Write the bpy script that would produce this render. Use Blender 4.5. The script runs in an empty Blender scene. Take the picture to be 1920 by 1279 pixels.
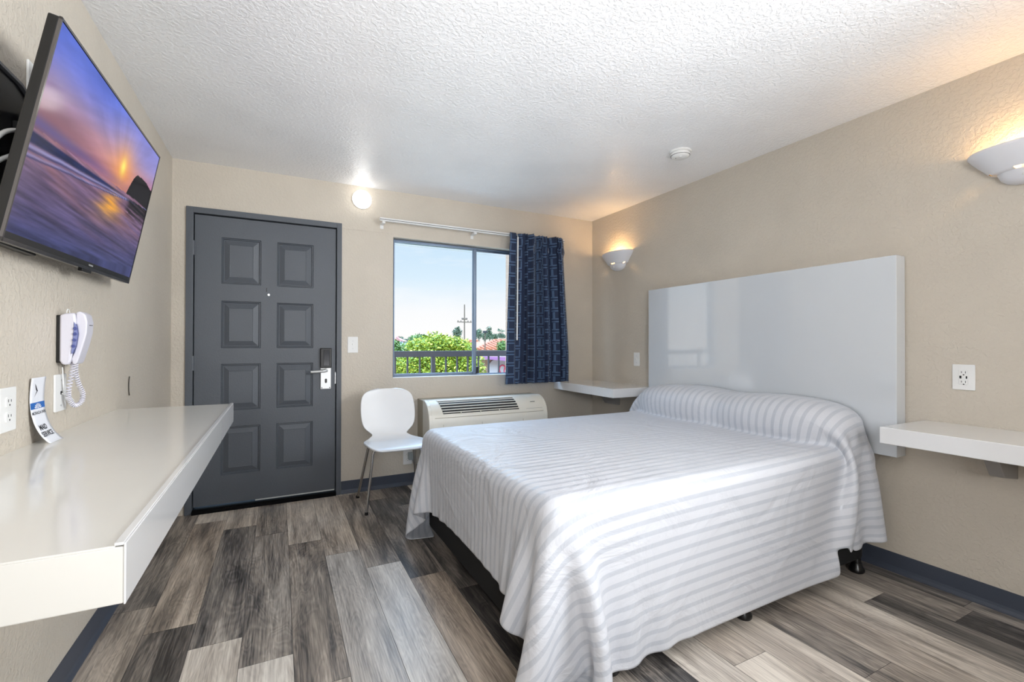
import bpy, bmesh, math, random
import numpy as np
from mathutils import Vector, Matrix

# ------------------------------------------------------------------ camera, sky, lights
SC = bpy.context.scene
COL = SC.collection
H_CAM = 1.17
YAW, PITCH, ROLL, FPX = 0.4694, 0.0065, 0.0021, 859.74
s, c = math.sin(YAW), math.cos(YAW); sp, cp = math.sin(PITCH), math.cos(PITCH)
fw = Vector((s*cp, c*cp, sp)); dn0 = Vector((s*sp, c*sp, -cp)); rt0 = Vector((c, -s, 0))
cr, sr = math.cos(ROLL), math.sin(ROLL)
rt = rt0*cr - dn0*sr; dn = rt0*sr + dn0*cr
cam_d = bpy.data.cameras.new('camera'); cam = bpy.data.objects.new('camera', cam_d); COL.objects.link(cam)
cam_d.sensor_width = 36; cam_d.lens = FPX*36/1920; cam_d.clip_start = 0.02; cam_d.clip_end = 2000
M = Matrix((( rt.x, -dn.x, -fw.x, 0), (rt.y, -dn.y, -fw.y, 0), (rt.z, -dn.z, -fw.z, H_CAM), (0, 0, 0, 1)))
cam.matrix_world = M
SC.camera = cam

def ray(x, y):
    u = (x-960)/FPX; v = (y-639.5)/FPX
    return fw + rt*u + dn*v
def at_y(x, y, Y):
    r = ray(x, y); return Vector((0, 0, H_CAM)) + r*(Y/r.y)

SC.view_settings.view_transform = 'Standard'
SC.view_settings.look = 'None'
SC.view_settings.gamma = 1
SC.view_settings.use_curve_mapping = False
SC.view_settings.exposure = 0.0

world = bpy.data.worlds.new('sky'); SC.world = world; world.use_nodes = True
wn = world.node_tree; wn.nodes.clear()
def N(nt, t, **k):
    n = nt.nodes.new(t)
    for a, b in k.items():
        if a in n.inputs.keys(): n.inputs[a].default_value = b
        else: setattr(n, a, b)
    return n
def ramp(nt, stops, interp='LINEAR'):
    n = nt.nodes.new('ShaderNodeValToRGB'); n.color_ramp.interpolation = interp
    e = n.color_ramp.elements
    while len(e) < len(stops): e.new(0.5)
    for el, (p, col) in zip(e, stops):
        el.position = p; el.color = (*col, 1) if len(col) == 3 else col
    return n
def srgb(r, g, b):
    f = lambda v: (v/255/12.92) if v/255 <= 0.04045 else ((v/255+0.055)/1.055)**2.4
    return (f(r), f(g), f(b))
tc = N(wn, 'ShaderNodeTexCoord'); sx = N(wn, 'ShaderNodeSeparateXYZ'); wn.links.new(tc.outputs['Generated'], sx.inputs[0])
sky_r = ramp(wn, [(0.0, srgb(252, 249, 246)), (0.07, srgb(244, 246, 248)), (0.14, srgb(214, 234, 248)), (0.30, srgb(178, 214, 243)), (1.0, srgb(120, 170, 225))])
wn.links.new(sx.outputs['Z'], sky_r.inputs[0])
mp = N(wn, 'ShaderNodeMapping'); mp.inputs['Scale'].default_value = (2.2, 2.2, 9); mp.inputs['Rotation'].default_value = (0.15, 0.1, 0)
wn.links.new(tc.outputs['Generated'], mp.inputs[0])
nz = N(wn, 'ShaderNodeTexNoise', Scale=2.0, Detail=7.0, Roughness=0.6); wn.links.new(mp.outputs[0], nz.inputs['Vector'])
cl = ramp(wn, [(0.46, (0, 0, 0)), (0.72, (1, 1, 1))]); wn.links.new(nz.outputs['Fac'], cl.inputs[0])
ml = N(wn, 'ShaderNodeMath', operation='MULTIPLY'); ml.inputs[1].default_value = 0.55; wn.links.new(cl.outputs[0], ml.inputs[0])
mx = N(wn, 'ShaderNodeMixRGB'); mx.inputs[2].default_value = (*srgb(246, 248, 250), 1)
wn.links.new(ml.outputs[0], mx.inputs[0]); wn.links.new(sky_r.outputs[0], mx.inputs[1])
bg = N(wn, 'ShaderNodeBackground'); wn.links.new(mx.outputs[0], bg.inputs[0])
# high sky, out of view, boosted above the horizon band to light the room
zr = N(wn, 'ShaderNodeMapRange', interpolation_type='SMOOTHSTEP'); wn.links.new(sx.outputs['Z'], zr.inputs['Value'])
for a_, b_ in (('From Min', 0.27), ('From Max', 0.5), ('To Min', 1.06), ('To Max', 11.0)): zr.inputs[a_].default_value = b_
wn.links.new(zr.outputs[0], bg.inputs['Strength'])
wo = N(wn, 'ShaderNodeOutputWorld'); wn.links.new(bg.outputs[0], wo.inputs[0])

def light(name, kind, loc, energy, color=(1, 1, 1), size=0.1, aim=None, size_y=None, angle=None):
    d = bpy.data.lights.new(name, kind); d.energy = energy; d.color = color
    if kind == 'AREA':
        d.size = size
        if size_y: d.shape = 'RECTANGLE'; d.size_y = size_y
    elif kind == 'SUN': d.angle = angle or 0.01
    else: d.shadow_soft_size = size
    o = bpy.data.objects.new(name, d); COL.objects.link(o); o.location = loc
    if aim is not None: o.rotation_euler = (Vector(aim)-Vector(loc)).to_track_quat('-Z', 'Y').to_euler()
    return o
light('sun', 'SUN', (-6, -8, 12), 1.0, (1, 0.95, 0.86), aim=(0, 0, 0), angle=0.01)
# unseen fill lights added behind the camera to brighten the room evenly
light('point_fill', 'POINT', (1.5, -1.7, 1.6), 1, (0.95, 0.975, 1.0), size=0.4)
l_ = light('side_fill', 'AREA', (2.78, -0.3, 1.9), 70, (0.93, 0.965, 1.0), size=1.4, aim=(-0.65, 2.5, 1.6)); l_.data.spread = math.radians(90)
l_ = light('left_fill', 'AREA', (-0.58, -1.7, 1.7), 40, (0.96, 0.975, 1.0), size=1.0, aim=(2.7, 2.6, 0.9)); l_.data.spread = math.radians(110)
l_ = light('bounce_fill', 'AREA', (0.8, -1.7, 0.35), 8.5, (0.97, 0.98, 1.0), size=0.8, aim=(1.0, 2.6, 2.7)); l_.data.spread = math.radians(62)
light('uplight_fill', 'AREA', (0.5, -0.6, 0.15), 22, (0.95, 0.975, 1.0), size=1.3, aim=(0.5, -0.2, 2.4)).data.spread = math.radians(115)

D, R, L, H = 3.788, 2.835, -0.650, 2.42
YB = -2.4
random.seed(4); rng = np.random.default_rng(4)

# ------------------------------------------------------------------ helpers
def tag(o, label=None, cat=None, group=None, kind=None):
    if label: o['label'] = label
    if cat: o['category'] = cat
    if group: o['group'] = group
    if kind: o['kind'] = kind
    return o
def thing(name, loc, label=None, cat=None, group=None, kind=None):
    o = bpy.data.objects.new(name, None); COL.objects.link(o); o.location = loc; o.empty_display_size = 0.05
    return tag(o, label, cat, group, kind)
def wloc(o):
    v = Vector((0, 0, 0))
    while o: v += o.location; o = o.parent
    return v
def obj(name, bm, mat, parent=None, smooth=False, bevel=0, seg=2, solid=0, sub=0, auto=None):
    if isinstance(bm, bpy.types.Mesh): me = bm
    else:
        bmesh.ops.recalc_face_normals(bm, faces=bm.faces) if not getattr(bm, '_keep', False) else None
        me = bpy.data.meshes.new(name); bm.to_mesh(me); bm.free()
    o = bpy.data.objects.new(name, me); COL.objects.link(o)
    if parent is not None:
        o.parent = parent
        me.transform(Matrix.Translation(-wloc(parent)))
    if mat is not None:
        if isinstance(mat, (list, tuple)):
            for m in mat: me.materials.append(m)
        else: me.materials.append(mat)
    if smooth or auto:
        for p in me.polygons: p.use_smooth = True
    if auto:
        me.set_sharp_from_angle(angle=math.radians(auto))
    if solid:
        m = o.modifiers.new('t', 'SOLIDIFY'); m.thickness = solid; m.offset = 0
    if bevel:
        m = o.modifiers.new('b', 'BEVEL'); m.width = bevel; m.segments = seg; m.limit_method = 'ANGLE'; m.angle_limit = math.radians(40)
    if sub:
        m = o.modifiers.new('s', 'SUBSURF'); m.levels = sub; m.render_levels = sub
    return o
def box(bm, x0, x1, y0, y1, z0, z1, mi=0):
    vs = [bm.verts.new(p) for p in ((x0,y0,z0),(x1,y0,z0),(x1,y1,z0),(x0,y1,z0),(x0,y0,z1),(x1,y0,z1),(x1,y1,z1),(x0,y1,z1))]
    for f in ((3,2,1,0),(4,5,6,7),(0,1,5,4),(1,2,6,5),(2,3,7,6),(3,0,4,7)):
        fc = bm.faces.new([vs[i] for i in f]); fc.material_index = mi
    return vs
def nb(): return bmesh.new()
def boxo(name, dims, mat, parent=None, bevel=0, **k):
    bm = nb(); box(bm, *dims); return obj(name, bm, mat, parent, bevel=bevel, **k)
def tube(bm, pts, r, n=10, cap=True):
    pts = [Vector(p) for p in pts]; rs = r if isinstance(r, (list, tuple)) else [r]*len(pts)
    rings = []; prev = None
    for i, p in enumerate(pts):
        t = (pts[min(i+1, len(pts)-1)] - pts[max(i-1, 0)]).normalized()
        if prev is None:
            a = Vector((0, 0, 1)) if abs(t.z) < 0.9 else Vector((1, 0, 0)); u = t.cross(a).normalized()
        else: u = (prev - t*prev.dot(t)).normalized()
        prev = u; w = t.cross(u)
        rings.append([bm.verts.new(p + (u*math.cos(2*math.pi*k/n) + w*math.sin(2*math.pi*k/n))*rs[i]) for k in range(n)])
    for a, b in zip(rings, rings[1:]):
        for k in range(n): bm.faces.new((a[k], a[(k+1) % n], b[(k+1) % n], b[k]))
    if cap:
        bm.faces.new(rings[0][::-1]); bm.faces.new(rings[-1])
def lathe(bm, prof, c0, axis='Z', n=32, mi=0):
    """prof = [(r, h)], revolved about axis through c0"""
    c0 = Vector(c0); rings = []
    for r, h in prof:
        ring = []
        for k in range(n):
            a = 2*math.pi*k/n; ca, sa = math.cos(a)*r, math.sin(a)*r
            v = {'Z': (ca, sa, h), 'X': (h, ca, sa), 'Y': (ca, h, sa)}[axis]
            ring.append(bm.verts.new(c0 + Vector(v)))
        rings.append(ring)
    for a, b in zip(rings, rings[1:]):
        for k in range(n):
            f = bm.faces.new((a[k], a[(k+1) % n], b[(k+1) % n], b[k])); f.material_index = mi
    for rg in (rings[0], rings[-1]):
        f = bm.faces.new(rg); f.material_index = mi
def prism(bm, outline, f, d):
    """outline 2D pts, f(a,b)->3D, extruded by vector d"""
    a = [bm.verts.new(f(*p)) for p in outline]; d = Vector(d)
    b = [bm.verts.new(v.co + d) for v in a]
    bm.faces.new(a); bm.faces.new(b[::-1])
    n = len(a)
    for i in range(n): bm.faces.new((a[i], b[i], b[(i+1) % n], a[(i+1) % n]))
def rrect(x0, x1, y0, y1, r, n=6):
    out = []
    for cx, cy, a0 in ((x1-r, y1-r, 0), (x0+r, y1-r, 90), (x0+r, y0+r, 180), (x1-r, y0+r, 270)):
        for k in range(n+1):
            a = math.radians(a0 + 90*k/n); out.append((cx+r*math.cos(a), cy+r*math.sin(a)))
    return out

# ------------------------------------------------------------------ materials
def mat(name, col, rough=0.5, metal=0, spec=0.5, bump=None, coat=0, noise=None, emit=None, estr=1, sheen=0, coatr=0.05):
    m = bpy.data.materials.new(name); m.use_nodes = True; nt = m.node_tree; b = nt.nodes['Principled BSDF']
    b.inputs['Base Color'].default_value = (*col, 1); b.inputs['Roughness'].default_value = rough
    b.inputs['Metallic'].default_value = metal; b.inputs['Specular IOR Level'].default_value = spec
    b.inputs['Coat Weight'].default_value = coat; b.inputs['Coat Roughness'].default_value = coatr
    b.inputs['Sheen Weight'].default_value = sheen
    if emit: b.inputs['Emission Color'].default_value = (*emit, 1); b.inputs['Emission Strength'].default_value = estr
    tcn = N(nt, 'ShaderNodeTexCoord')
    # gentle tonal variation so that no surface is perfectly flat
    sc_, amt = noise or (3.0, 0.04)
    n1 = N(nt, 'ShaderNodeTexNoise', Scale=sc_, Detail=4.0); nt.links.new(tcn.outputs['Object'], n1.inputs['Vector'])
    r1 = ramp(nt, [(0.3, tuple(v*(1-amt) for v in col)), (0.7, tuple(min(1, v*(1+amt)) for v in col))])
    nt.links.new(n1.outputs['Fac'], r1.inputs[0]); nt.links.new(r1.outputs[0], b.inputs['Base Color'])
    if bump:
        scl, dist, det, lo, hi = bump
        n2 = N(nt, 'ShaderNodeTexNoise', Scale=scl, Detail=det, Roughness=0.55, Distortion=0.4); nt.links.new(tcn.outputs['Object'], n2.inputs['Vector'])
        r2 = ramp(nt, [(lo, (0, 0, 0)), (hi, (1, 1, 1))], 'EASE'); nt.links.new(n2.outputs['Fac'], r2.inputs[0])
        bp = N(nt, 'ShaderNodeBump', Strength=1.0, Distance=dist); nt.links.new(r2.outputs[0], bp.inputs['Height'])
        nt.links.new(bp.outputs[0], b.inputs['Normal'])
    return m
WALL = mat('greige_wall_paint', srgb(201, 192, 178), 0.42, bump=(62, 0.0010, 4, 0.4, 0.62), spec=0.45)
CEIL = mat('white_ceiling_paint', srgb(247, 247, 248), 0.28, bump=(60, 0.0013, 4, 0.4, 0.62), spec=0.5)
BASE = mat('slate_rubber', srgb(64, 70, 82), 0.45)
DOORG = mat('charcoal_door_paint', srgb(82, 87, 94), 0.38, bump=(160, 0.0003, 3, 0.4, 0.6))
BLACK = mat('black_plastic', srgb(14, 14, 15), 0.3)
BLACKM = mat('black_fabric', srgb(10, 10, 12), 0.85)
WLAM = mat('white_gloss_laminate', srgb(226, 226, 226), 0.16, coat=0.6, coatr=0.06, noise=(2, 0.015))
DLAM = mat('cream_desk_laminate', srgb(222, 220, 214), 0.2, coat=0.5, coatr=0.08, noise=(2, 0.02))
HLAM = mat('headboard_gloss', srgb(212, 217, 222), 0.2, coat=1.0, coatr=0.05, noise=(2, 0.015), bump=(3, 0.0015, 1, 0.2, 0.8))
HLAM.node_tree.nodes['Principled BSDF'].inputs['Coat IOR'].default_value = 1.9
WPL = mat('white_plastic', srgb(232, 232, 230), 0.3)
PHW = mat('lavender_white_plastic', srgb(214, 212, 222), 0.28, coat=0.3)
CER = mat('white_ceramic', srgb(226, 226, 230), 0.35)
CHROME = mat('chrome', (0.62, 0.62, 0.62), 0.12, metal=1)
ALU = mat('window_aluminium', srgb(108, 122, 140), 0.3, metal=0.7)
STEEL = mat('satin_steel', srgb(196, 198, 198), 0.3, metal=0.6)
WMET = mat('white_enamel', srgb(228, 228, 226), 0.3)
ACW = mat('ivory_ac_plastic', srgb(222, 218, 206), 0.35)
ACS = mat('beige_sleeve_metal', srgb(168, 160, 142), 0.5)
DARK = mat('dark_slot', srgb(30, 32, 34), 0.6)
RAIL = mat('brown_rail_paint', srgb(74, 67, 69), 0.5)
SHELLW = mat('white_chair_shell', srgb(226, 227, 228), 0.3)
BLUEP = mat('blue_keypad', srgb(120, 128, 175), 0.35)
BLUEB = mat('blue_print', srgb(28, 98, 176), 0.5)
INK = mat('black_print', srgb(26, 28, 36), 0.6)
PAPER = mat('white_card', srgb(226, 228, 234), 0.5)
RUBBER = mat('black_rubber', srgb(16, 16, 18), 0.5)

def floor_mat():
    m = bpy.data.materials.new('vinyl_plank'); m.use_nodes = True; nt = m.node_tree; b = nt.nodes['Principled BSDF']; K = nt.links.new
    uv = N(nt, 'ShaderNodeUVMap'); uv.uv_map = 'plank'
    ton = N(nt, 'ShaderNodeAttribute'); ton.attribute_name = 'tone'
    mp1 = N(nt, 'ShaderNodeMapping'); mp1.inputs['Scale'].default_value = (8, 0.9, 1); K(uv.outputs[0], mp1.inputs[0])
    big = N(nt, 'ShaderNodeTexNoise', Scale=1.6, Detail=5.0, Roughness=0.6, Distortion=0.7); K(mp1.outputs[0], big.inputs['Vector'])
    mp2 = N(nt, 'ShaderNodeMapping'); mp2.inputs['Scale'].default_value = (50, 1.6, 1); K(uv.outputs[0], mp2.inputs[0])
    fine = N(nt, 'ShaderNodeTexNoise', Scale=3.0, Detail=6.0, Roughness=0.65, Distortion=0.3); K(mp2.outputs[0], fine.inputs['Vector'])
    mp3 = N(nt, 'ShaderNodeMapping'); mp3.inputs['Scale'].default_value = (5.0, 0.9, 1); K(uv.outputs[0], mp3.inputs[0])
    wv = N(nt, 'ShaderNodeTexNoise', Scale=1.3, Detail=2.0, Distortion=2.2); K(mp3.outputs[0], wv.inputs['Vector'])
    rings = N(nt, 'ShaderNodeMath', operation='SINE'); r0 = N(nt, 'ShaderNodeMath', operation='MULTIPLY'); r0.inputs[1].default_value = 75
    K(wv.outputs['Fac'], r0.inputs[0]); K(r0.outputs[0], rings.inputs[0])
    tot = N(nt, 'ShaderNodeMath', operation='MULTIPLY_ADD'); tot.inputs[1].default_value = 1.35
    a0 = N(nt, 'ShaderNodeMath', operation='SUBTRACT'); a0.inputs[1].default_value = 0.5; K(big.outputs['Fac'], a0.inputs[0])
    K(a0.outputs[0], tot.inputs[0]); K(ton.outputs['Fac'], tot.inputs[2])
    t2 = N(nt, 'ShaderNodeMath', operation='MULTIPLY_ADD'); t2.inputs[1].default_value = 0.95
    a1 = N(nt, 'ShaderNodeMath', operation='SUBTRACT'); a1.inputs[1].default_value = 0.5; K(fine.outputs['Fac'], a1.inputs[0])
    K(a1.outputs[0], t2.inputs[0]); K(tot.outputs[0], t2.inputs[2])
    t3 = N(nt, 'ShaderNodeMath', operation='MULTIPLY_ADD'); t3.inputs[1].default_value = 0.045; K(rings.outputs[0], t3.inputs[0]); K(t2.outputs[0], t3.inputs[2])
    cr_ = ramp(nt, [(0.0, srgb(52, 50, 50)), (0.22, srgb(100, 96, 93)), (0.45, srgb(150, 142, 134)), (0.7, srgb(194, 186, 176)), (1.0, srgb(232, 226, 216))])
    K(t3.outputs[0], cr_.inputs[0])
    # seams
    sx_ = N(nt, 'ShaderNodeAttribute'); sx_.attribute_name = 'warm'
    wm = N(nt, 'ShaderNodeMixRGB', blend_type='MULTIPLY'); wm.inputs[2].default_value = (1.0, 0.90, 0.80, 1)
    K(sx_.outputs['Fac'], wm.inputs[0]); K(cr_.outputs[0], wm.inputs[1]); K(wm.outputs[0], b.inputs['Base Color'])
    b.inputs['Roughness'].default_value = 0.34
    bp = N(nt, 'ShaderNodeBump', Strength=0.5, Distance=0.0008); K(t2.outputs[0], bp.inputs['Height']); K(bp.outputs[0], b.inputs['Normal'])
    return m
FLOOR = floor_mat()

# ------------------------------------------------------------------ room shell
def floor():
    bm = nb(); uvl = bm.loops.layers.uv.new('plank')
    tl = bm.verts.layers.float.new('tone'); wl = bm.verts.layers.float.new('warm')
    J = {0: 2.543, 1: 2.31, 2: 2.12, 3: 1.92, 4: 2.96, 5: 2.72, 6: 2.48, 7: 2.27, 8: 2.07, 12: 1.127, 14: 0.88, 17: 1.14, 18: 0.886, 13: 2.0, 15: 1.75, 16: 0.55}
    T = {(0, 1): (.34, .5), (0, 0): (.50, .7), (1, 1): (.56, .9), (1, 0): (.16, .5), (2, 2): (.68, .6), (2, 1): (.30, .2), (2, 0): (.80, .4), (3, 2): (.36, .5), (3, 1): (.46, .3), (3, 0): (.72, .2),
         (4, 1): (.70, .6), (4, 0): (.38, .6), (5, 1): (.66, .6), (5, 0): (.60, .1), (6, 1): (.40, .6), (6, 0): (.78, .1), (7, 1): (.22, .4), (7, 0): (.52, .9), (8, 1): (.30, .4), (8, 0): (.10, .3),  # includes window reflection painted into one pale plank, shadow into one dark plank
         (11, 0): (.55, .5), (12, 0): (.82, .3), (12, 1): (.62, .4), (13, 0): (.68, .3), (14, 0): (.40, .4), (14, 1): (.30, .3), (15, 0): (.55, .4), (16, 0): (.30, .1), (16, 1): (.62, .3), (17, 0): (.28, .1), (17, 1): (.66, .3), (18, 1): (.42, .2), (18, 0): (.12, .1), (19, 0): (.3, .2)}
    W = 0.1785; x0 = 0.052 - 4*W; PL = 1.26; r = random.Random(11)
    k = 0
    while x0 + k*W < R + 0.1:
        xa, xb = max(x0+k*W, L-0.1), min(x0+(k+1)*W, R+0.1)
        j = J.get(k, 2.96 - ((k-4)*0.22) % PL)
        base = j; n0 = math.floor((YB - 0.1 - base)/PL)
        for n in range(n0, 6):
            ya, yb = base + n*PL, base + (n+1)*PL
            if yb < YB-0.1 or ya > D+0.1: continue
            # visible planks: index 0 lies in front of the listed joint, 1 beyond it
            key = (k, n+1); tone, warm = T.get(key, (r.uniform(.12, .8), r.uniform(.1, .7)))
            ya2, yb2 = max(ya, YB-0.1), min(yb, D+0.1)
            vs = [bm.verts.new(p) for p in ((xa, ya2, 0), (xb, ya2, 0), (xb, yb2, 0), (xa, yb2, 0))]
            g = 0.0009
            vs2 = [bm.verts.new(p) for p in ((xa+g, ya2+g, 0.0006), (xb-g, ya2+g, 0.0006), (xb-g, yb2-g, 0.0006), (xa+g, yb2-g, 0.0006))]
            ou, ov = r.uniform(0, 40), r.uniform(0, 40)
            for v in vs2: v[tl] = tone; v[wl] = warm
            for v in vs: v[tl] = -0.6; v[wl] = 0
            fs = [bm.faces.new(vs2)] + [bm.faces.new((vs[i], vs[(i+1) % 4], vs2[(i+1) % 4], vs2[i])) for i in range(4)]
            for f in fs:
                for lp in f.loops: lp[uvl].uv = (lp.vert.co.x + ou, lp.vert.co.y + ov)
        k += 1
    o = obj('floor', bm, FLOOR)
    tag(o, kind='structure')
    s_ = boxo('subfloor_trim', (L-0.15, R+0.15, YB-0.15, D+0.14, -0.2, -0.001), BLACKM); s_.name = 'trim_4'; tag(s_, kind='structure')
floor()
def st(name, dims, m, **k): return tag(boxo(name, dims, m, **k), kind='structure')
st('ceiling', (L-0.15, R+0.15, YB-0.15, D+0.14, H, H+0.15), CEIL)
st('wall_left', (L-0.15, L, YB-0.15, D+0.14, -0.1, H), WALL)
st('wall_right', (R, R+0.15, YB-0.15, D+0.14, -0.1, H), WALL)
st('wall_front', (L, R, YB-0.15, YB, -0.1, H), WALL)
WX0, WX1, WZ0, WZ1 = 0.828, 2.33, 0.888, 2.045
DX0, DX1, DZ1 = -0.57, 0.43, 2.106
bm = nb(); yo = D+0.14
for q in ((L, DX0+.02, D, yo, 0, H), (DX0+.02, DX1-.02, D, yo, DZ1-.02, H), (DX1-.02, WX0, D, yo, 0, H), (WX0, WX1, D, yo, 0, WZ0), (WX0, WX1, D, yo, WZ1, H), (WX1, R, D, yo, 0, H)): box(bm, *q)
tag(obj('wall_back', bm, WALL), kind='structure')
# slight plaster ledge running from the door head to the window head
st('trim_1', (DX1, WX0, D-0.004, D, 2.07, 2.078), WALL)
bh = 0.098
def baseb(name, prof_pts, a, b, axis):
    """cove base: profile (distance from wall, z)"""
    bm = nb()
    f = {'L': lambda d, z: (L+d, a, z), 'R': lambda d, z: (R-d, a, z), 'B': lambda d, z: (a, D-d, z)}[axis]
    prism(bm, prof_pts, f, (0, b-a, 0) if axis in 'LR' else (b-a, 0, 0))
    tag(obj(name, bm, BASE), kind='structure')
PR = [(0, 0), (0.016, 0), (0.015, 0.006), (0.008, 0.018), (0.005, 0.03), (0.004, bh), (0, bh)]
baseb('baseboard_left', PR, YB, D, 'L'); baseb('baseboard_right', PR, YB, D, 'R'); baseb('baseboard_back', PR, DX1+0.002, R-0.02, 'B')

# ------------------------------------------------------------------ door
def door():
    t = thing('door_1', (DX0, D, 0), kind='structure')
    bm = nb(); fy0, fy1 = D-0.014, D+0.13
    box(bm, DX0, DX0+0.042, fy0, fy1, 0, DZ1); box(bm, DX1-0.036, DX1, fy0, fy1, 0, DZ1); box(bm, DX0+0.042, DX1-0.036, fy0, fy1, DZ1-0.04, DZ1)
    # stops
    box(bm, DX0+0.042, DX0+0.05, D+0.05, D+0.1, 0.02, DZ1-0.04); box(bm, DX1-0.044, DX1-0.036, D+0.05, D+0.1, 0.02, DZ1-0.04); box(bm, DX0+0.05, DX1-0.044, D+0.05, D+0.1, DZ1-0.05, DZ1-0.04)
    obj('door_frame', bm, DOORG, t, bevel=0.002)
    # leaf with eight moulded panels
    x0, x1, z0, z1 = DX0+0.048, DX1-0.042, 0.045, DZ1-0.048
    cols = [(-.366, -.121), (-.018, .228)]; rows = [(.243, .582), (.695, 1.025), (1.136, 1.47), (1.59, 1.917)]
    bm = nb(); yf = D+0.004
    def G(vals):
        return sorted(set(vals))
    # panel cells cut as a grid; frames between
    xs = G([x0, x1] + [v for c_ in cols for v in c_]); zs = G([z0, z1] + [v for r_ in rows for v in r_])
    for i in range(len(xs)-1):
        for j in range(len(zs)-1):
            a, b_, c_, d_ = xs[i], xs[i+1], zs[j], zs[j+1]
            if (a, b_) in cols and (c_, d_) in rows:
                # ogee sticking: steps inward then raised field
                prof = [(0, 0), (0.005, 0.008), (0.009, 0.007), (0.014, 0.0155), (0.018, 0.0155), (0.050, 0.0025), (0.053, 0.004), (0.056, 0.004)]
                rings = []
                for (ins, dep) in prof:
                    rings.append([bm.verts.new((xx, yf+dep, zz)) for xx, zz in ((a+ins, c_+ins), (b_-ins, c_+ins), (b_-ins, d_-ins), (a+ins, d_-ins))])
                for r1, r2 in zip(rings, rings[1:]):
                    for k in range(4): bm.faces.new((r1[k], r1[(k+1) % 4], r2[(k+1) % 4], r2[k]))
                bm.faces.new(rings[-1])
            else:
                bm.faces.new([bm.verts.new((xx, yf, zz)) for xx, zz in ((a, c_), (b_, c_), (b_, d_), (a, d_))])
    bmesh.ops.remove_doubles(bm, verts=bm.verts, dist=1e-5)
    box(bm, x0, x1, yf+0.016, yf+0.045, z0, z1)
    for (xa, xb, za, zb) in ((x0, x0+0.002, z0, z1), (x1-0.002, x1, z0, z1), (x0, x1, z0, z0+.002), (x0, x1, z1-.002, z1)): box(bm, xa, xb, yf+0.0002, yf+0.017, za, zb)
    leaf = obj('door_leaf', bm, DOORG, t)
    # hinges
    for zc in (1.826, 1.033, 0.26):
        b2 = nb(); tube(b2, [(DX0+0.042, D-0.004, zc-0.05), (DX0+0.042, D-0.004, zc+0.05)], 0.0075, 10); box(b2, DX0+0.04, DX0+0.056, D-0.002, D+0.003, zc-0.05, zc+0.05)
        obj('hinge', b2, DOORG, t, auto=40)
    # viewer
    b2 = nb(); lathe(b2, [(0.0, -0.006), (0.008, -0.006), (0.010, 0), (0.010, 0.006)], (-0.071, D+0.003, 1.525), 'Y', 16); obj('peephole', b2, STEEL, t, auto=40)
    b2 = nb(); box(b2, -0.088, -0.083, D+0.0015, D+0.005, 1.545, 1.575); obj('slot_mark', b2, BLACK, t)
    # electronic lock
    lx0, lx1 = 0.280, 0.356
    e = boxo('lock_plate', (lx0, lx1, D-0.010, D+0.004, 0.822, 0.985), STEEL, t, bevel=0.003)
    obj('keyhole', (lambda b: (prism(b, rrect(0.311, 0.327, 0.868, 0.902, 0.0078), lambda a, z: (a, D-0.0115, z), (0, 0.003, 0)), b)[1])(nb()), BLACK, e)
    for xx in (lx0+.010, lx1-.010):
        b2 = nb(); lathe(b2, [(0, 0), (0.004, 0), (0.004, 0.003)], (xx, D-0.0125, 0.832), 'Y', 10); obj('screw', b2, DARK, e)
    e2 = boxo('card_reader', (lx0-0.003, lx1+.003, D-0.022, D+0.004, 0.985, 1.135), BLACK, t, bevel=0.006, seg=3)
    boxo('reader_window', (lx0+0.020, lx1-0.012, D-0.0245, D-0.02, 1.0, 1.12), mat('smoked_plastic', srgb(44, 46, 52), 0.15), e2, bevel=0.003)
    b2 = nb(); zc = 0.965
    lathe(b2, [(0, -0.03), (0.016, -0.03), (0.016, 0.0), (0.019, 0.0), (0.019, 0.012)], (0.325, D-0.02, zc), 'Y', 20)
    tube(b2, [(0.325, D-0.045, zc), (0.31, D-0.052, zc-0.001), (0.29, D-0.054, zc-0.004), (0.21, D-0.054, zc-0.008)], [0.010, 0.011, 0.0105, 0.010], 14)
    obj('door_handle', b2, STEEL, t, auto=40)
    # threshold and sweep
    b2 = nb(); prism(b2, [(D-0.03, 0), (D-0.022, 0.018), (D-0.004, 0.026), (D+0.13, 0.03), (D+0.13, 0)], lambda a, z: (DX0+0.042, a, z), (DX1-DX0-0.078, 0, 0))
    obj('threshold', b2, mat('matt_threshold', srgb(14, 14, 15), 0.9, spec=0.1), t)
    b2 = nb(); box(b2, -0.15, DX1-0.046, D-0.001, D+0.004, 0.038, 0.046); obj('door_sweep', b2, STEEL, t)
    boxo('strike_plate', (DX1-0.046, DX1-0.0405, D-0.004, D+0.004, 0.86, 0.95), STEEL, t)
door()

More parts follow.
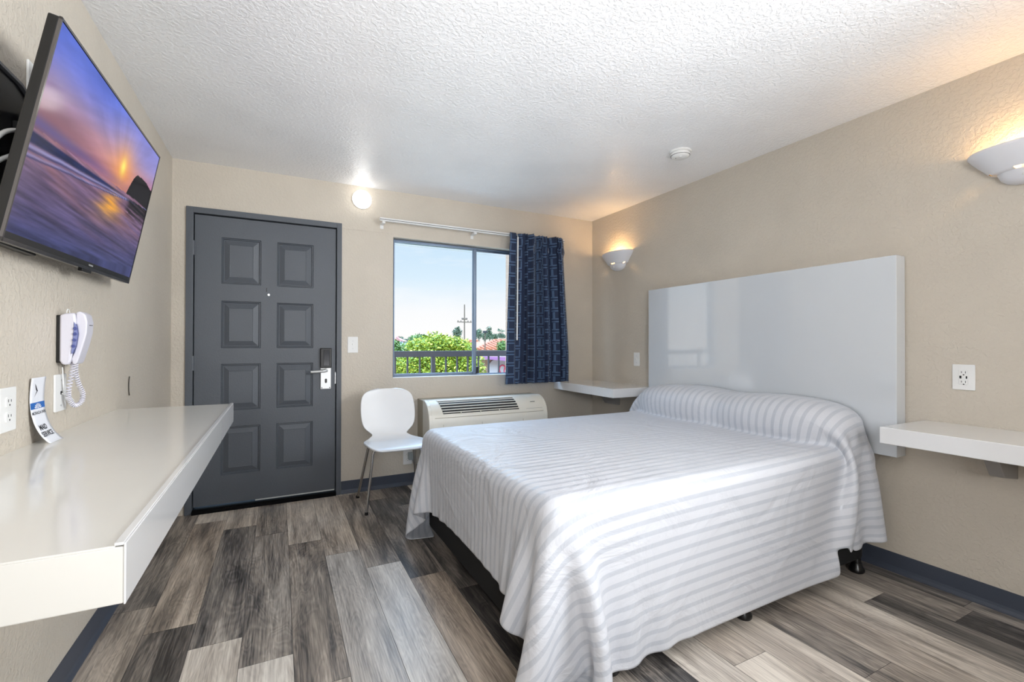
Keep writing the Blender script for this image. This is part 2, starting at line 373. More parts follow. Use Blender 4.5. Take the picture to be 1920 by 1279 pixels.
# ------------------------------------------------------------------ window
GLASS = bpy.data.materials.new('window_glass'); GLASS.use_nodes = True
_nt = GLASS.node_tree; _b = _nt.nodes['Principled BSDF']; _nt.nodes.remove(_b)
_tr = N(_nt, 'ShaderNodeBsdfTransparent'); _gl = N(_nt, 'ShaderNodeBsdfGlossy', Roughness=0.02); _fr = N(_nt, 'ShaderNodeFresnel', IOR=1.035)
_mxs = N(_nt, 'ShaderNodeMixShader'); _nt.links.new(_fr.outputs[0], _mxs.inputs[0]); _nt.links.new(_tr.outputs[0], _mxs.inputs[1]); _nt.links.new(_gl.outputs[0], _mxs.inputs[2])
_nt.links.new(_mxs.outputs[0], _nt.nodes['Material Output'].inputs[0])
def window():
    t = thing('window_1', (WX0, D+0.08, WZ0), kind='structure')
    y0, y1 = D+0.055, D+0.115
    def fr(x0, x1, z0, z1, y0, y1, w, wb=None, wt=None):
        b = nb(); wb = wb or w; wt = wt or w
        box(b, x0, x0+w, y0, y1, z0, z1); box(b, x1-w, x1, y0, y1, z0, z1); box(b, x0+w, x1-w, y0, y1, z0, z0+wb); box(b, x0+w, x1-w, y0, y1, z1-wt, z1); return b
    obj('window_frame', fr(WX0+0.002, WX1-0.002, WZ0+0.002, WZ1-0.002, y0+.01, y1, 0.012, 0.012, 0.018), ALU, t, bevel=0.002)
    s1 = obj('sash', fr(WX0+0.014, 1.578, WZ0+0.010, WZ1-0.016, y0-0.002, y0+0.028, 0.010, 0.020, 0.014), ALU, t, bevel=0.002)
    boxo('meeting_stile', (1.553, 1.585, y0-0.01, y0+0.026, WZ0+0.008, WZ1-0.02), ALU, t, bevel=0.006, seg=3)
    boxo('pane', (WX0+0.026, 1.56, y0+0.012, y0+0.016, WZ0+0.03, WZ1-0.046), GLASS, s1)
    s2 = obj('sash', fr(1.575, WX1-0.014, WZ0+0.002, WZ1-0.016, y0+0.032, y0+0.056, 0.012, 0.012, 0.014), ALU, t, bevel=0.002)
    boxo('pane', (1.585, WX1-0.026, y0+0.042, y0+0.046, WZ0+0.012, WZ1-0.05), GLASS, s2)
    boxo('sash_lock', (1.587, 1.607, y0-0.006, y0+0.02, WZ0+0.016, WZ0+0.075), BLACK, t, bevel=0.003)
    boxo('window_sill', (WX0+0.001, WX1-0.001, D-0.002, y0-0.004, WZ0-0.001, WZ0+0.006), WPL, t, bevel=0.002)
window()

# ------------------------------------------------------------------ curtain and rod
def curtain():
    t = thing('curtain_rod', (0.704, D-0.08, 2.16), 'white traverse curtain rod running above the window', 'curtain rod')
    b = nb(); box(b, 0.704, 2.44, D-0.09, D-0.066, 2.146, 2.172); obj('track', b, WMET, t, bevel=0.004, seg=3)
    b = nb(); box(b, 0.704, 2.44, D-0.0915, D-0.0895, 2.155, 2.159); obj('glide_slot', b, DARK, t)
    for x in (0.735, 1.52, 2.40):
        b = nb(); box(b, x-0.012, x+0.012, D-0.085, D, 2.128, 2.146); box(b, x-0.014, x+0.014, D-0.004, D, 2.10, 2.146); obj('bracket', b, WMET, t, bevel=0.002)
    # cloth
    m = bpy.data.materials.new('navy_geometric_fabric'); m.use_nodes = True; nt = m.node_tree; pb = nt.nodes['Principled BSDF']; K = nt.links.new
    at = N(nt, 'ShaderNodeAttribute'); at.attribute_name = 'pat'
    uvn = N(nt, 'ShaderNodeUVMap'); uvn.uv_map = 'cl'
    sep = N(nt, 'ShaderNodeSeparateXYZ'); K(uvn.outputs[0], sep.inputs[0])
    def mth(op, a, b=None, c=None):
        n = N(nt, 'ShaderNodeMath', operation=op)
        for i, v in enumerate((a, b, c)):
            if v is None: continue
            if isinstance(v, (int, float)): n.inputs[i].default_value = v
            else: K(v, n.inputs[i])
        return n.outputs[0]
    # interlocking stepped keys: cells of 0.1 m, shifted per column, pairs of light bars
    U = mth('DIVIDE', sep.outputs[0], 0.10); V0 = mth('DIVIDE', sep.outputs[1], 0.10)
    col_i = mth('FLOOR', U); V = mth('ADD', V0, mth('MULTIPLY', col_i, 0.5))
    fu = mth('FRACT', U); fv = mth('FRACT', V)
    def band(x, a, b_): return mth('MULTIPLY', mth('GREATER_THAN', x, a), mth('LESS_THAN', x, b_))
    horiz = mth('MAXIMUM', band(fv, 0.05, 0.17), band(fv, 0.30, 0.42))
    horiz = mth('MULTIPLY', horiz, mth('LESS_THAN', fu, 0.80))
    vert = mth('MAXIMUM', mth('MULTIPLY', band(fu, 0.68, 0.80), band(fv, 0.42, 1.0)), mth('MULTIPLY', band(fu, 0.05, 0.17), band(fv, 0.30, 1.0)))
    pat = mth('MAXIMUM', horiz, vert)
    cmix = N(nt, 'ShaderNodeMixRGB'); cmix.inputs[1].default_value = (*srgb(20, 38, 68), 1); cmix.inputs[2].default_value = (*srgb(74, 98, 130), 1)
    K(pat, cmix.inputs[0]); K(cmix.outputs[0], pb.inputs['Base Color']); pb.inputs['Roughness'].default_value = 0.75; pb.inputs['Sheen Weight'].default_value = 0.2
    b = nb(); uvl = b.loops.layers.uv.new('cl')
    nx, nz_ = 300, 60; grid = []
    zt, zb = 2.17, 0.817
    for j in range(nz_+1):
        f = j/nz_; z = zt + (zb-zt)*f; row = []
        xa = 1.833 + (1.792-1.833)*f; xb = 2.415 + (2.484-2.415)*min(1, f*1.25)
        head = min(1, max(0, (f-0.01)/0.09))
        for i in range(nx+1):
            u = i/nx
            ph = (u*11 + 0.35*math.sin(u*23))*2*math.pi
            w = 0.42 if f > 0.08 else 0.42
            flat = min(1, max(0.0, (u-0.10)/0.06))            # leading edge hangs flat over the window
            amp = (0.026 + 0.012*math.sin(u*17+1) + 0.008*f) * flat
            y = D-0.128 - amp*(math.sin(ph + 0.9*math.sin(u*9+f*2.0)) ) - 0.008*math.sin(ph*2.3+1.3)*flat - 0.012*(1-head)*math.sin(ph*0.5)*flat
            y -= 0.010*math.sin(math.pi*min(1, f*8))*(1 if f < 0.125 else 0)
            pinch = math.exp(-((f-0.095)/0.02)**2)
            y = y*(1-pinch*0.35) + (D-0.125)*pinch*0.35
            x = xa + (xb-xa)*u + 0.010*math.sin(ph*1.0+0.7)*flat*(1-pinch) 
            row.append(b.verts.new((x, min(y, D-0.095), z + 0.004*math.sin(ph)*flat*(f > 0.98) - 0.006*f*(1-u))))
        grid.append(row)
    for j in range(nz_):
        for i in range(nx):
            fc = b.faces.new((grid[j][i], grid[j][i+1], grid[j+1][i+1], grid[j+1][i]))
            for lp, (ii, jj) in zip(fc.loops, ((i, j), (i+1, j), (i+1, j+1), (i, j+1))):
                u = ii/nx; s_ = u*0.25/0.25 if u < 0.12 else 0.12 + (u-0.12)*1.9
                lp[uvl].uv = (s_*0.62, -jj/nz_*1.353)
    ct = obj('curtain', b, m, smooth=True, solid=0.002)
    tag(ct, 'navy pleated curtain with a stepped key pattern, drawn to the right of the window', 'curtain')
    b = nb(); tube(b, [(1.895, D-0.165, 2.125), (1.888, D-0.165, 1.205)], 0.0065, 10)
    w = obj('draw_wand', b, WPL, auto=40); w.parent = ct
    b = nb(); tube(b, [(1.895, D-0.165, 2.12), (1.897, D-0.15, 2.15), (1.905, D-0.092, 2.15)], 0.004, 8)
    hk = obj('wand_hook', b, STEEL); hk.parent = ct
curtain()

# ------------------------------------------------------------------ wall plates
def plate(name, wall, u, z, w, h, label, cat, kind):
    """wall: 'L','R','B'; u = coordinate along wall"""
    loc = {'L': (L, u, z), 'R': (R, u, z), 'B': (u, D, z)}[wall]
    t = thing(name, loc, label, cat)
    def P(a, bb, dep):   # a along wall, bb vertical, dep out of the wall
        return {'L': (L+dep, u+a, z+bb), 'R': (R-dep, u+a, z+bb), 'B': (u+a, D-dep, z+bb)}[wall]
    def slab(nm, pts, d0, d1, m_, bev=0, par=t):
        b = nb(); v0 = Vector(P(0, 0, d0)); v1 = Vector(P(0, 0, d1)); prism(b, pts, lambda a, q: P(a, q, d0), v1-v0); return obj(nm, b, m_, par, bevel=bev)
    slab('cover_plate', rrect(-w/2, w/2, -h/2, h/2, 0.004, 3), 0, 0.006, WPL, 0.002)
    if kind == 'switch':
        slab('toggle_slot', rrect(-0.005, 0.005, -0.012, 0.012, 0.001, 1), 0.0055, 0.0075, WPL)
        slab('toggle', rrect(-0.004, 0.004, -0.002, 0.010, 0.001, 1), 0.006, 0.017, WPL, 0.001)
        for zz in (-0.03, 0.03): slab('screw', rrect(-.003, .003, zz-.003, zz+.003, .0029, 3), 0.0055, 0.0068, STEEL)
    if kind == 'duplex':
        for zz in (-0.020, 0.020):
            r = slab('receptacle', rrect(-0.017, 0.017, zz-0.0145, zz+0.0145, 0.008, 5), 0.0055, 0.0085, WPL, 0.0008)
            for q in (rrect(-.008, -.006, zz, zz+.008, .0008, 1), rrect(.006, .008, zz, zz+.007, .0008, 1), rrect(-.0025, .0025, zz-.010, zz-.005, .0022, 3)):
                slab('slot', q, 0.0083, 0.009, DARK, par=r)
    if kind == 'usb':
        slab('receptacle', rrect(-0.0165, 0.0165, -0.033, 0.033, 0.002, 2), 0.0055, 0.0085, WPL, 0.0008)
        for zz in (-0.022, 0.022):
            for q in (rrect(-.009, -.007, zz-.004, zz+.006, .0008, 1), rrect(.005, .007, zz-.003, zz+.006, .0008, 1), rrect(-.0045, .0015, zz-.013, zz-.008, .0024, 3)): slab('slot', q, 0.0083, 0.0092, DARK)
        slab('usb_port', rrect(-.014, -.009, -.006, .006, .001, 1), 0.0083, 0.0092, DARK); slab('usb_port', rrect(.006, .013, -.006, .007, .001, 1), 0.0083, 0.0092, DARK)
    if kind == 'jack':
        slab('jack_opening', rrect(-.005, .005, -.006, .005, .001, 1), 0.0055, 0.0072, DARK)
        for zz in (-0.042, 0.042): slab('screw', rrect(-.003, .003, zz-.003, zz+.003, .0029, 3), 0.0055, 0.0068, STEEL)
    return t
plate('light_switch', 'B', 0.515, 1.161, 0.078, 0.126, 'white toggle light switch on the back wall beside the grey door', 'light switch', 'switch')
plate('light_switch', 'R', 3.132, 1.037, 0.074, 0.120, 'white toggle light switch on the right wall above the far corner shelf', 'light switch', 'switch')
plate('wall_outlet', 'R', 0.950, 1.020, 0.080, 0.118, 'white outlet with USB ports on the wall above the near shelf', 'outlet', 'usb')
plate('wall_outlet', 'L', 1.700, 0.992, 0.084, 0.118, 'white double outlet on the left wall above the desk, at the photo edge', 'outlet', 'duplex')
plate('phone_jack_plate', 'L', 2.030, 1.006, 0.088, 0.122, 'white phone jack plate below the wall phone', 'wall plate', 'jack')
plate('cable_outlet_plate', 'L', 1.835, 1.925, 0.084, 0.118, 'white cable plate on the wall behind the television', 'wall plate', 'jack')
t = plate('wall_outlet', 'B', 0.952, 0.232, 0.074, 0.120, 'white outlet low on the wall behind the chair, with a grey plug in it', 'outlet', 'duplex')
t = thing('power_plug', (0.97, D-0.01, 0.25), 'grey power plug in the low outlet beside the air conditioner', 'plug')
b = nb(); box(b, 0.950, 0.995, D-0.055, D-0.009, 0.215, 0.275); obj('plug_body', b, mat('grey_plug', srgb(150, 158, 160), 0.5), t, bevel=0.006)
b = nb(); tube(b, [(0.985, D-0.03, 0.22), (1.0, D-0.03, 0.17), (1.08, D-0.025, 0.15), (1.15, D-0.03, 0.2), (1.18, D-0.05, 0.32)], 0.005, 8); obj('power_cord', b, mat('grey_cord', srgb(140, 146, 150), 0.5), t, smooth=True)

# small curved scuff-like wire clip on the left wall
b = nb(); tube(b, [(L+0.003, 2.83-0.02*math.cos(a)+0.0, 0.963+0.05*math.sin(a)) for a in [math.radians(q) for q in range(-65, 66, 10)]], 0.0022, 6)
tag(obj('wire_clip', b, mat('dark_wire', srgb(70, 66, 58), 0.4), smooth=True), 'thin curved dark wire clip on the left wall past the desk end', 'clip')

# ------------------------------------------------------------------ lamps
EMW = mat('glowing_globe', (1, 1, 1), 0.4, emit=(1.0, 0.97, 0.92), estr=5.5)
t = thing('wall_globe_lamp', (0.578, D, 2.312), 'round white globe lamp glowing on the wall above the door corner', 'lamp')
b = nb(); lathe(b, [(0.0, 0), (0.070, 0), (0.072, -0.012), (0.070, -0.018)], (0.578, D, 2.312), 'Y', 40); obj('lamp_base', b, WPL, t, auto=40)
b = nb(); lathe(b, [(0.0, -0.070)] + [(0.073*math.sin(a), -0.018-0.052*math.cos(a)) for a in [math.radians(q) for q in range(8, 91, 8)]] + [(0.073, -0.016)], (0.578, D, 2.312), 'Y', 40)
obj('lamp_shade', b, EMW, t, smooth=True)

BULB = mat('warm_bulb', (1, 0.8, 0.5), 0.4, emit=(1.0, 0.72, 0.38), estr=60)
def sconce(yc, label):
    t = thing('wall_sconce', (R, yc, 1.857), label, 'wall lamp', 'ceramic wall sconces')
    b = nb(); nA, nR = 72, 22
    # half bowl, profile of half-width (y) and projection (x) against height
    prof = [(0.0, 0.012, 0.010), (0.004, 0.045, 0.030), (0.014, 0.070, 0.048), (0.030, 0.088, 0.062), (0.048, 0.096, 0.068), (0.056, 0.099, 0.070), (0.060, 0.118, 0.078), (0.066, 0.126, 0.082), (0.085, 0.140, 0.092), (0.110, 0.162, 0.104), (0.135, 0.182, 0.113), (0.152, 0.194, 0.118), (0.160, 0.196, 0.119), (0.168, 0.190, 0.116)]
    for off, flip in ((0, False), (-0.006, True)):
        rows = []
        for (h, wy, px_) in prof:
            row = []
            for k in range(nA+1):
                a = math.pi*k/nA
                row.append(b.verts.new((R-0.001 - (px_+off)*abs(math.sin(a))**0.9, yc - (wy+off)*math.cos(a), 1.857+h + (0.004 if flip else 0)*(1 if h < .1 else 0))))
            rows.append(row)
        for i in range(len(rows)-1):
            for k in range(nA):
                a = 180*(k+.5)/nA
                slot = i in (5, 6) and (74 < a < 106 or 14 < a < 28 or 152 < a < 166)
                if slot: continue
                b.faces.new((rows[i][k], rows[i][k+1], rows[i+1][k+1], rows[i+1][k]))
        b.faces.new(rows[0])
        if flip:
            for k in range(nA): b.faces.new((top[k], top[k+1], rows[-1][k+1], rows[-1][k]))
        top = rows[-1]
    obj('sconce_bowl', b, CER, t, auto=50)
    b = nb(); bmesh.ops.create_uvsphere(b, u_segments=12, v_segments=8, radius=0.018, matrix=Matrix.Translation((R-0.055, yc, 1.955)))
    obj('light_bulb', b, BULB, t, smooth=True)
    b = nb(); tube(b, [(R-0.055, yc, 1.885), (R-0.055, yc, 1.94)], 0.012, 10); obj('lamp_holder', b, WPL, t)
    l = light('sconce_light', 'POINT', (R-0.058, yc, 1.99), 3.0, (1.0, 0.60, 0.26), 0.02)
sconce(3.375, 'white half-bowl ceramic wall lamp glowing near the far corner')
sconce(0.735, 'white half-bowl ceramic wall lamp cut off at the right photo edge')

# smoke detector
t = thing('smoke_detector', (2.315, 2.155, H), 'round white smoke detector on the ceiling', 'smoke detector')
q = (2.315, 2.155, H)
b = nb(); lathe(b, [(0.0, -0.010), (0.066, -0.010), (0.070, -0.006), (0.070, 0.0)], q, 'Z', 40); obj('mounting_plate', b, WPL, t, auto=40)
b = nb(); lathe(b, [(0, -0.042), (0.040, -0.041), (0.054, -0.034), (0.060, -0.024), (0.061, -0.014), (0.058, -0.010), (0.0, -0.010)], q, 'Z', 40); h_ = obj('housing', b, WPL, t, auto=50)
b = nb(); lathe(b, [(0.0555, -0.0285), (0.0592, -0.0285), (0.0600, -0.0265), (0.0560, -0.0265)], q, 'Z', 40); obj('vent_ring', b, DARK, h_)
b = nb(); lathe(b, [(0, -0.0445), (0.009, -0.0445), (0.010, -0.040)], (2.295, 2.135, H), 'Z', 16); obj('test_button', b, WPL, h_)
b = nb(); lathe(b, [(0, -0.0425), (0.003, -0.0425), (0.003, -0.040)], (2.29, 2.17, H), 'Z', 10); obj('indicator', b, DARK, h_)

# ------------------------------------------------------------------ desk
t = thing('wall_desk', (L, 0.86, 0.788), 'long cream laminate wall-hung desk along the left wall', 'desk')
boxo('desk_body', (L, -0.2025, 0.862, 2.637, 0.787, 0.871), DLAM, t, bevel=0.002)
boxo('desktop', (L, -0.213, 0.862, 2.637, 0.8695, 0.8735), DLAM, t, bevel=0.001)
b = nb(); box(b, -0.2028, -0.2, 0.861, 2.638, 0.786, 0.876); box(b, -0.214, -0.2028, 0.861, 2.638, 0.8732, 0.8775)
obj('front_edging', b, WLAM, t, bevel=0.001)
for yy in (1.25, 2.2):
    b = nb(); prism(b, [(L, 0.787), (L+0.26, 0.787), (L+0.26, 0.775), (L+0.012, 0.62), (L, 0.62)], lambda a, z: (a, yy, z), (0, 0.02, 0)); obj('bracket', b, WLAM, t)

# ------------------------------------------------------------------ corner and bedside shelves
def shelf(y0, y1, label, by, nm='wall_shelf'):
    t = thing(nm, (R, y0, 0.73), label, 'shelf', 'wall-hung bedside shelves')
    x0 = 2.418 if y0 < 2 else 2.376
    boxo('shelf_board', (x0, R-0.001, y0, y1, 0.727 if y0 < 2 else 0.738, 0.80 if y0 < 2 else 0.811), WLAM, t, bevel=0.003, seg=3)
    b = nb(); zt = 0.727 if y0 < 2 else 0.738
    prism(b, [(R-0.001, zt), (R-0.22, zt), (R-0.22, zt-0.012), (R-0.14, zt-0.112), (R-0.001, zt-0.135)], lambda a, z: (a, by, z), (0, 0.05, 0)); obj('bracket', b, mat('bracket_grey', srgb(150, 146, 142), 0.5), t, bevel=0.004)
shelf(0.36, 1.098, 'white shelf on the right wall at the near side of the headboard', 0.775)
shelf(2.903, D-0.001, 'white shelf filling the far corner under the curtain', 3.36)

# headboard
t = thing('headboard', (R, 2.03, 0.6), 'large glossy white rectangular headboard panel mounted on the wall', 'headboard')
boxo('headboard_panel', (2.745, R-0.004, 1.172, 2.895, 0.607, 1.620), HLAM, t, bevel=0.0025)
for yy in (1.5, 2.5): boxo('mounting_cleat', (R-0.02, R-0.0005, yy, yy+0.1, 0.70, 1.5), WLAM, t)

# ------------------------------------------------------------------ bed
BX0, BX1, BY0, BY1, BZ = 0.78, 2.735, 1.27, 2.77, 0.648
t = thing('bed', (1.75, 2.0, 0), 'double bed with a black base on short black legs under the white bedspread', 'bed')
b = nb(); prism(b, rrect(BX0+0.03, BX1-0.01, BY0+0.02, BY1-0.02, 0.07, 6), lambda a, q: (a, q, 0.07), (0, 0, 0.33)); obj('box_spring', b, BLACKM, t, bevel=0.015, seg=3)
b = nb(); prism(b, rrect(BX0+0.02, BX1-0.01, BY0+0.02, BY1-0.02, 0.10, 8), lambda a, q: (a, q, 0.405), (0, 0, 0.232)); obj('mattress', b, mat('white_ticking', srgb(225, 226, 230), 0.8), t, bevel=0.05, seg=5)
for xx in (1.06, 1.78, 2.66):
    for yy in (1.31, 2.03, 2.70):
        b = nb(); tube(b, [(xx, yy, 0.045), (xx, yy, 0.11)], 0.018, 14); lathe(b, [(0, 0), (0.03, 0), (0.034, 0.006), (0.034, 0.018), (0.026, 0.03), (0.022, 0.05), (0, 0.05)], (xx, yy, 0.0012), 'Z', 20)
        obj('leg', b, BLACK, t, auto=40)

def cloth_sim():
    h = 0.03
    fo, no_ = 0.31, 0.50
    crease_u = fo + (2.44-BX0); nu = int(round((crease_u + 0.44)/h)) + 1
    nv = int(round((BY1-BY0 + 2*no_)/h)) + 1
    U, V = np.meshgrid(np.arange(nu)*h, np.arange(nv)*h, indexing='ij')
    P = np.zeros((nu, nv, 3)); P[..., 1] = V + BY0 - no_ + 0.055*np.clip((U-0.4)/1.9, 0, 1)
    X = BX0 - fo + U; over = U > crease_u; tt = (U-crease_u)/0.44
    P[..., 0] = np.where(over, 2.44 + 0.29*tt, X)
    P[..., 2] = np.where(over, BZ+0.03+0.24*np.sin(np.clip(tt, 0, 1)*math.pi*0.8), BZ+0.03)
    g = np.random.default_rng(3)
    nzr = g.normal(size=(nu, nv)); 
    for _ in range(6): nzr = (nzr + np.roll(nzr, 1, 0) + np.roll(nzr, -1, 0) + np.roll(nzr, 1, 1) + np.roll(nzr, -1, 1))/5
    P[..., 2] += nzr*0.02
    cut = 3; P = P[:, :-cut].copy(); U = U[:, :-cut]; V = V[:, :-cut]; nv -= cut      # shorter overhang at the window side
    prev = P.copy()
    def con(A, B, Lr, k):
        d = B - A; l = np.sqrt((d*d).sum(-1, keepdims=True))+1e-9
        cc = d*(0.5*k*(l-Lr)/l); A += cc; B -= cc
    def con_min(A, B, Lr, k):
        d = B - A; l = np.sqrt((d*d).sum(-1, keepdims=True))+1e-9
        cc = d*(0.5*k*np.minimum(l-Lr, 0)/l); A += cc; B -= cc
    bc = np.array([(BX0+BX1+0.3)/2, (BY0+BY1)/2, (BZ-0.5)/2+0.25]); 
    bc[2] = (BZ + 0.12)/2; bh_ = np.array([(BX1+0.3-BX0)/2, (BY1-BY0)/2, (BZ-0.12)/2]); rr = 0.055
    pil = [((2.60, 1.69, 0.735), (0.195, 0.42, 0.140)), ((2.60, 2.34, 0.735), (0.195, 0.43, 0.142))]
    thick = 0.006
    def collide(P, prev):
        q = P - bc; sg = np.sign(q); qa = np.abs(q) - bh_ + rr
        o = np.maximum(qa, 0); ol = np.sqrt((o*o).sum(-1)); ins = np.minimum(qa.max(-1), 0)
        sd = ol + ins - rr - thick
        ax = np.argmax(qa, -1); nrm = np.where(ol[..., None] > 1e-6, o/(ol[..., None]+1e-9), np.eye(3)[ax])*sg
        hit = sd < 0
        P[hit] -= nrm[hit]*sd[hit][:, None]
        # friction
        P[hit] = P[hit]*0.75 + (prev[hit] + nrm[hit]*((P[hit]-prev[hit])*nrm[hit]).sum(-1, keepdims=True))*0.25
        for cpt, rad in pil:
            d = (P - np.array(cpt))/np.array(rad)
            dn_ = (np.abs(d)**2.6).sum(-1)**(1/2.6); hit = dn_ < 1.0
            gr = d/np.array(rad); gr /= np.sqrt((gr*gr).sum(-1, keepdims=True))+1e-9
            dep = (1-dn_)*min(rad)
            P[hit] += gr[hit]*np.minimum(dep[hit], 0.02)[:, None]
        np.minimum(P[..., 0], 2.738, out=P[..., 0])
        np.maximum(P[..., 2], 0.006, out=P[..., 2])
    cu = int(round(crease_u/h)); 
    vy = BY0 - no_ + np.arange(nv)*h; pin = (vy > BY0+0.04) & (vy < BY1-0.04)
    dt = 1/60; steps, its = 260, 14
    S2 = h*math.sqrt(2)
    for st_ in range(steps):
        damp = 0.985 if st_ < 150 else 0.95
        vel = (P - prev)*damp; prev = P.copy(); P = P + vel; P[..., 2] -= 9.8*dt*dt
        for it in range(its):
            for a in (0, 1):
                n = (nu-a)//2; con(P[a:a+2*n:2], P[a+1:a+2*n:2], h, 1.0) if n else None
                n = (nv-a)//2; con(P[:, a:a+2*n:2], P[:, a+1:a+2*n:2], h, 1.0)
            for a in (0, 1):
                n = (nu-a)//2; A = P[a:a+2*n:2]; B = P[a+1:a+2*n:2]
                for b0 in (0, 1):
                    m_ = (nv-b0)//2
                    con(A[:, b0:b0+2*m_:2], B[:, b0+1:b0+2*m_:2], S2, 0.35); con(B[:, b0:b0+2*m_:2], A[:, b0+1:b0+2*m_:2], S2, 0.35)
            if it % 2 == 0:
                for a in range(4):
                    A = P[a::4]; B = P[a+2::4]; n = min(len(A), len(B)); con_min(A[:n], B[:n], 2*h, 0.22)
                    A = P[:, a::4]; B = P[:, a+2::4]; n = min(A.shape[1], B.shape[1]); con_min(A[:, :n], B[:, :n], 2*h, 0.22)
            P[cu, pin, 2] = P[cu, pin, 2]*0.3 + (BZ+0.010)*0.7
            P[cu, pin, 0] = P[cu, pin, 0]*0.7 + 2.44*0.3
            # the head end stays tucked against the headboard
            P[-1, pin, 0] = P[-1, pin, 0]*0.5 + 2.73*0.5
            collide(P, prev)
    return P, U, V
def bedspread():
    P, U, V = cloth_sim(); nu, nv = U.shape
    m = bpy.data.materials.new('striped_satin'); m.use_nodes = True; nt = m.node_tree; pb = nt.nodes['Principled BSDF']; K = nt.links.new
    uvn = N(nt, 'ShaderNodeUVMap'); uvn.uv_map = 'cloth'; sep = N(nt, 'ShaderNodeSeparateXYZ'); K(uvn.outputs[0], sep.inputs[0])
    dv = N(nt, 'ShaderNodeMath', operation='DIVIDE'); dv.inputs[1].default_value = 0.043; K(sep.outputs[1], dv.inputs[0])
    fr = N(nt, 'ShaderNodeMath', operation='FRACT'); K(dv.outputs[0], fr.inputs[0])
    st_ = ramp(nt, [(0.0, (0, 0, 0)), (0.60, (0, 0, 0)), (0.63, (1, 1, 1)), (0.97, (1, 1, 1)), (1.0, (0, 0, 0))]); K(fr.outputs[0], st_.inputs[0])
    cm = N(nt, 'ShaderNodeMixRGB'); cm.inputs[1].default_value = (*srgb(207, 209, 215), 1); cm.inputs[2].default_value = (*srgb(189, 193, 201), 1)
    K(st_.outputs[0], cm.inputs[0]); K(cm.outputs[0], pb.inputs['Base Color'])
    rm = N(nt, 'ShaderNodeMath', operation='MULTIPLY_ADD'); rm.inputs[1].default_value = -0.22; rm.inputs[2].default_value = 0.55; K(st_.outputs[0], rm.inputs[0]); K(rm.outputs[0], pb.inputs['Roughness'])
    pb.inputs['Sheen Weight'].default_value = 0.08
    n2 = N(nt, 'ShaderNodeTexNoise', Scale=3.6, Detail=5.0, Roughness=0.5, Distortion=1.6); K(uvn.outputs[0], n2.inputs['Vector'])
    bp = N(nt, 'ShaderNodeBump', Strength=0.55, Distance=0.035); K(n2.outputs['Fac'], bp.inputs['Height']); K(bp.outputs[0], pb.inputs['Normal'])
    bm = nb(); uvl = bm.loops.layers.uv.new('cloth')
    vs = [[bm.verts.new(P[i, j]) for j in range(nv)] for i in range(nu)]
    i0 = int(round((2.37-BX0+0.31)/0.03)); notch = {i0+k: q for k, q in enumerate((4, 4, 3, 3, 2, 2, 1))}   # the hem steps up before the pillow drape
    for i in range(nu-1):
        for j in range(nv-1):
            if j < notch.get(i, 0): continue
            f = bm.faces.new((vs[i][j], vs[i+1][j], vs[i+1][j+1], vs[i][j+1]))
            for lp, (a, b_) in zip(f.loops, ((i, j), (i+1, j), (i+1, j+1), (i, j+1))): lp[uvl].uv = (U[a, b_], V[a, b_])
    for v in [v for v in bm.verts if not v.link_faces]: bm.verts.remove(v)
    o = obj('bedspread', bm, m, smooth=True, sub=2)
    sm = o.modifiers.new('t', 'SOLIDIFY'); sm.thickness = 0.0025; sm.offset = 1
    tag(o, 'white satin-striped bedspread covering the bed and its pillows', 'bedspread')
bedspread()

# ------------------------------------------------------------------ chair
def chair():
    t = thing('dining_chair', (0.735, 3.40, 0), 'white moulded shell chair on chrome legs beside the air conditioner', 'chair')
    cx = 0.735
    # one shell: seat curving up to the backrest; path in (y, z), half-width along it
    path = [(3.085, 0.452, 0.135), (3.095, 0.462, 0.168), (3.13, 0.470, 0.195), (3.20, 0.470, 0.210), (3.28, 0.464, 0.212), (3.35, 0.460, 0.206), (3.39, 0.461, 0.188), (3.425, 0.468, 0.158), (3.452, 0.484, 0.130), (3.470, 0.503, 0.124), (3.482, 0.522, 0.146), (3.494, 0.548, 0.180), (3.510, 0.595, 0.197), (3.530, 0.66, 0.202), (3.549, 0.72, 0.200), (3.564, 0.77, 0.190), (3.573, 0.80, 0.168), (3.578, 0.818, 0.130), (3.580, 0.826, 0.07)]
    b = nb(); rows = []; n = 16
    for k, (y, z, w) in enumerate(path):
        row = []
        for i in range(n+1):
            a = -1+2*i/n; x = cx + w*a
            cup = 0.018*abs(a)**2.2*(w/0.2)
            if k > 8: yy, zz = y - cup*1.3, z
            else: yy, zz = y, z + cup*0.6*(1 if k > 2 else .3)
            row.append(b.verts.new((x, yy, zz)))
        rows.append(row)
    for r1, r2 in zip(rows, rows[1:]):
        for i in range(n): b.faces.new((r1[i], r1[i+1], r2[i+1], r2[i]))
    o = obj('seat_shell', b, SHELLW, t, smooth=True, sub=2)
    sm = o.modifiers.new('t', 'SOLIDIFY'); sm.thickness = 0.011; sm.offset = 0
    for sx_ in (-1, 1):
        fx = cx + sx_*0.20 + (0.0)
        for (fy, ty, nm) in ((3.246, 3.20, 'leg'), (3.634, 3.36, 'leg')):
            fx = cx + sx_*0.20 + (0.05 if sx_ > 0 and fy > 3.5 else 0)
            b = nb(); tx = cx + sx_*0.145
            tube(b, [(cx+sx_*0.04, ty, 0.449), (tx, ty, 0.449), (tx+sx_*0.012, ty+(fy-ty)*0.04, 0.442), (tx+sx_*0.02, ty+(fy-ty)*0.12, 0.42), (fx, fy, 0.012)], 0.0095, 12)
            lg = obj(nm, b, CHROME, t, auto=50)
            b = nb(); tube(b, [(fx, fy, 0.0012), (fx, fy, 0.02)], 0.012, 12); obj('foot_cap', b, BLACK, lg)
    b = nb(); box(b, cx-0.05, cx+0.05, 3.17, 3.39, 0.44, 0.457); obj('seat_frame', b, CHROME, t, bevel=0.004)
chair()

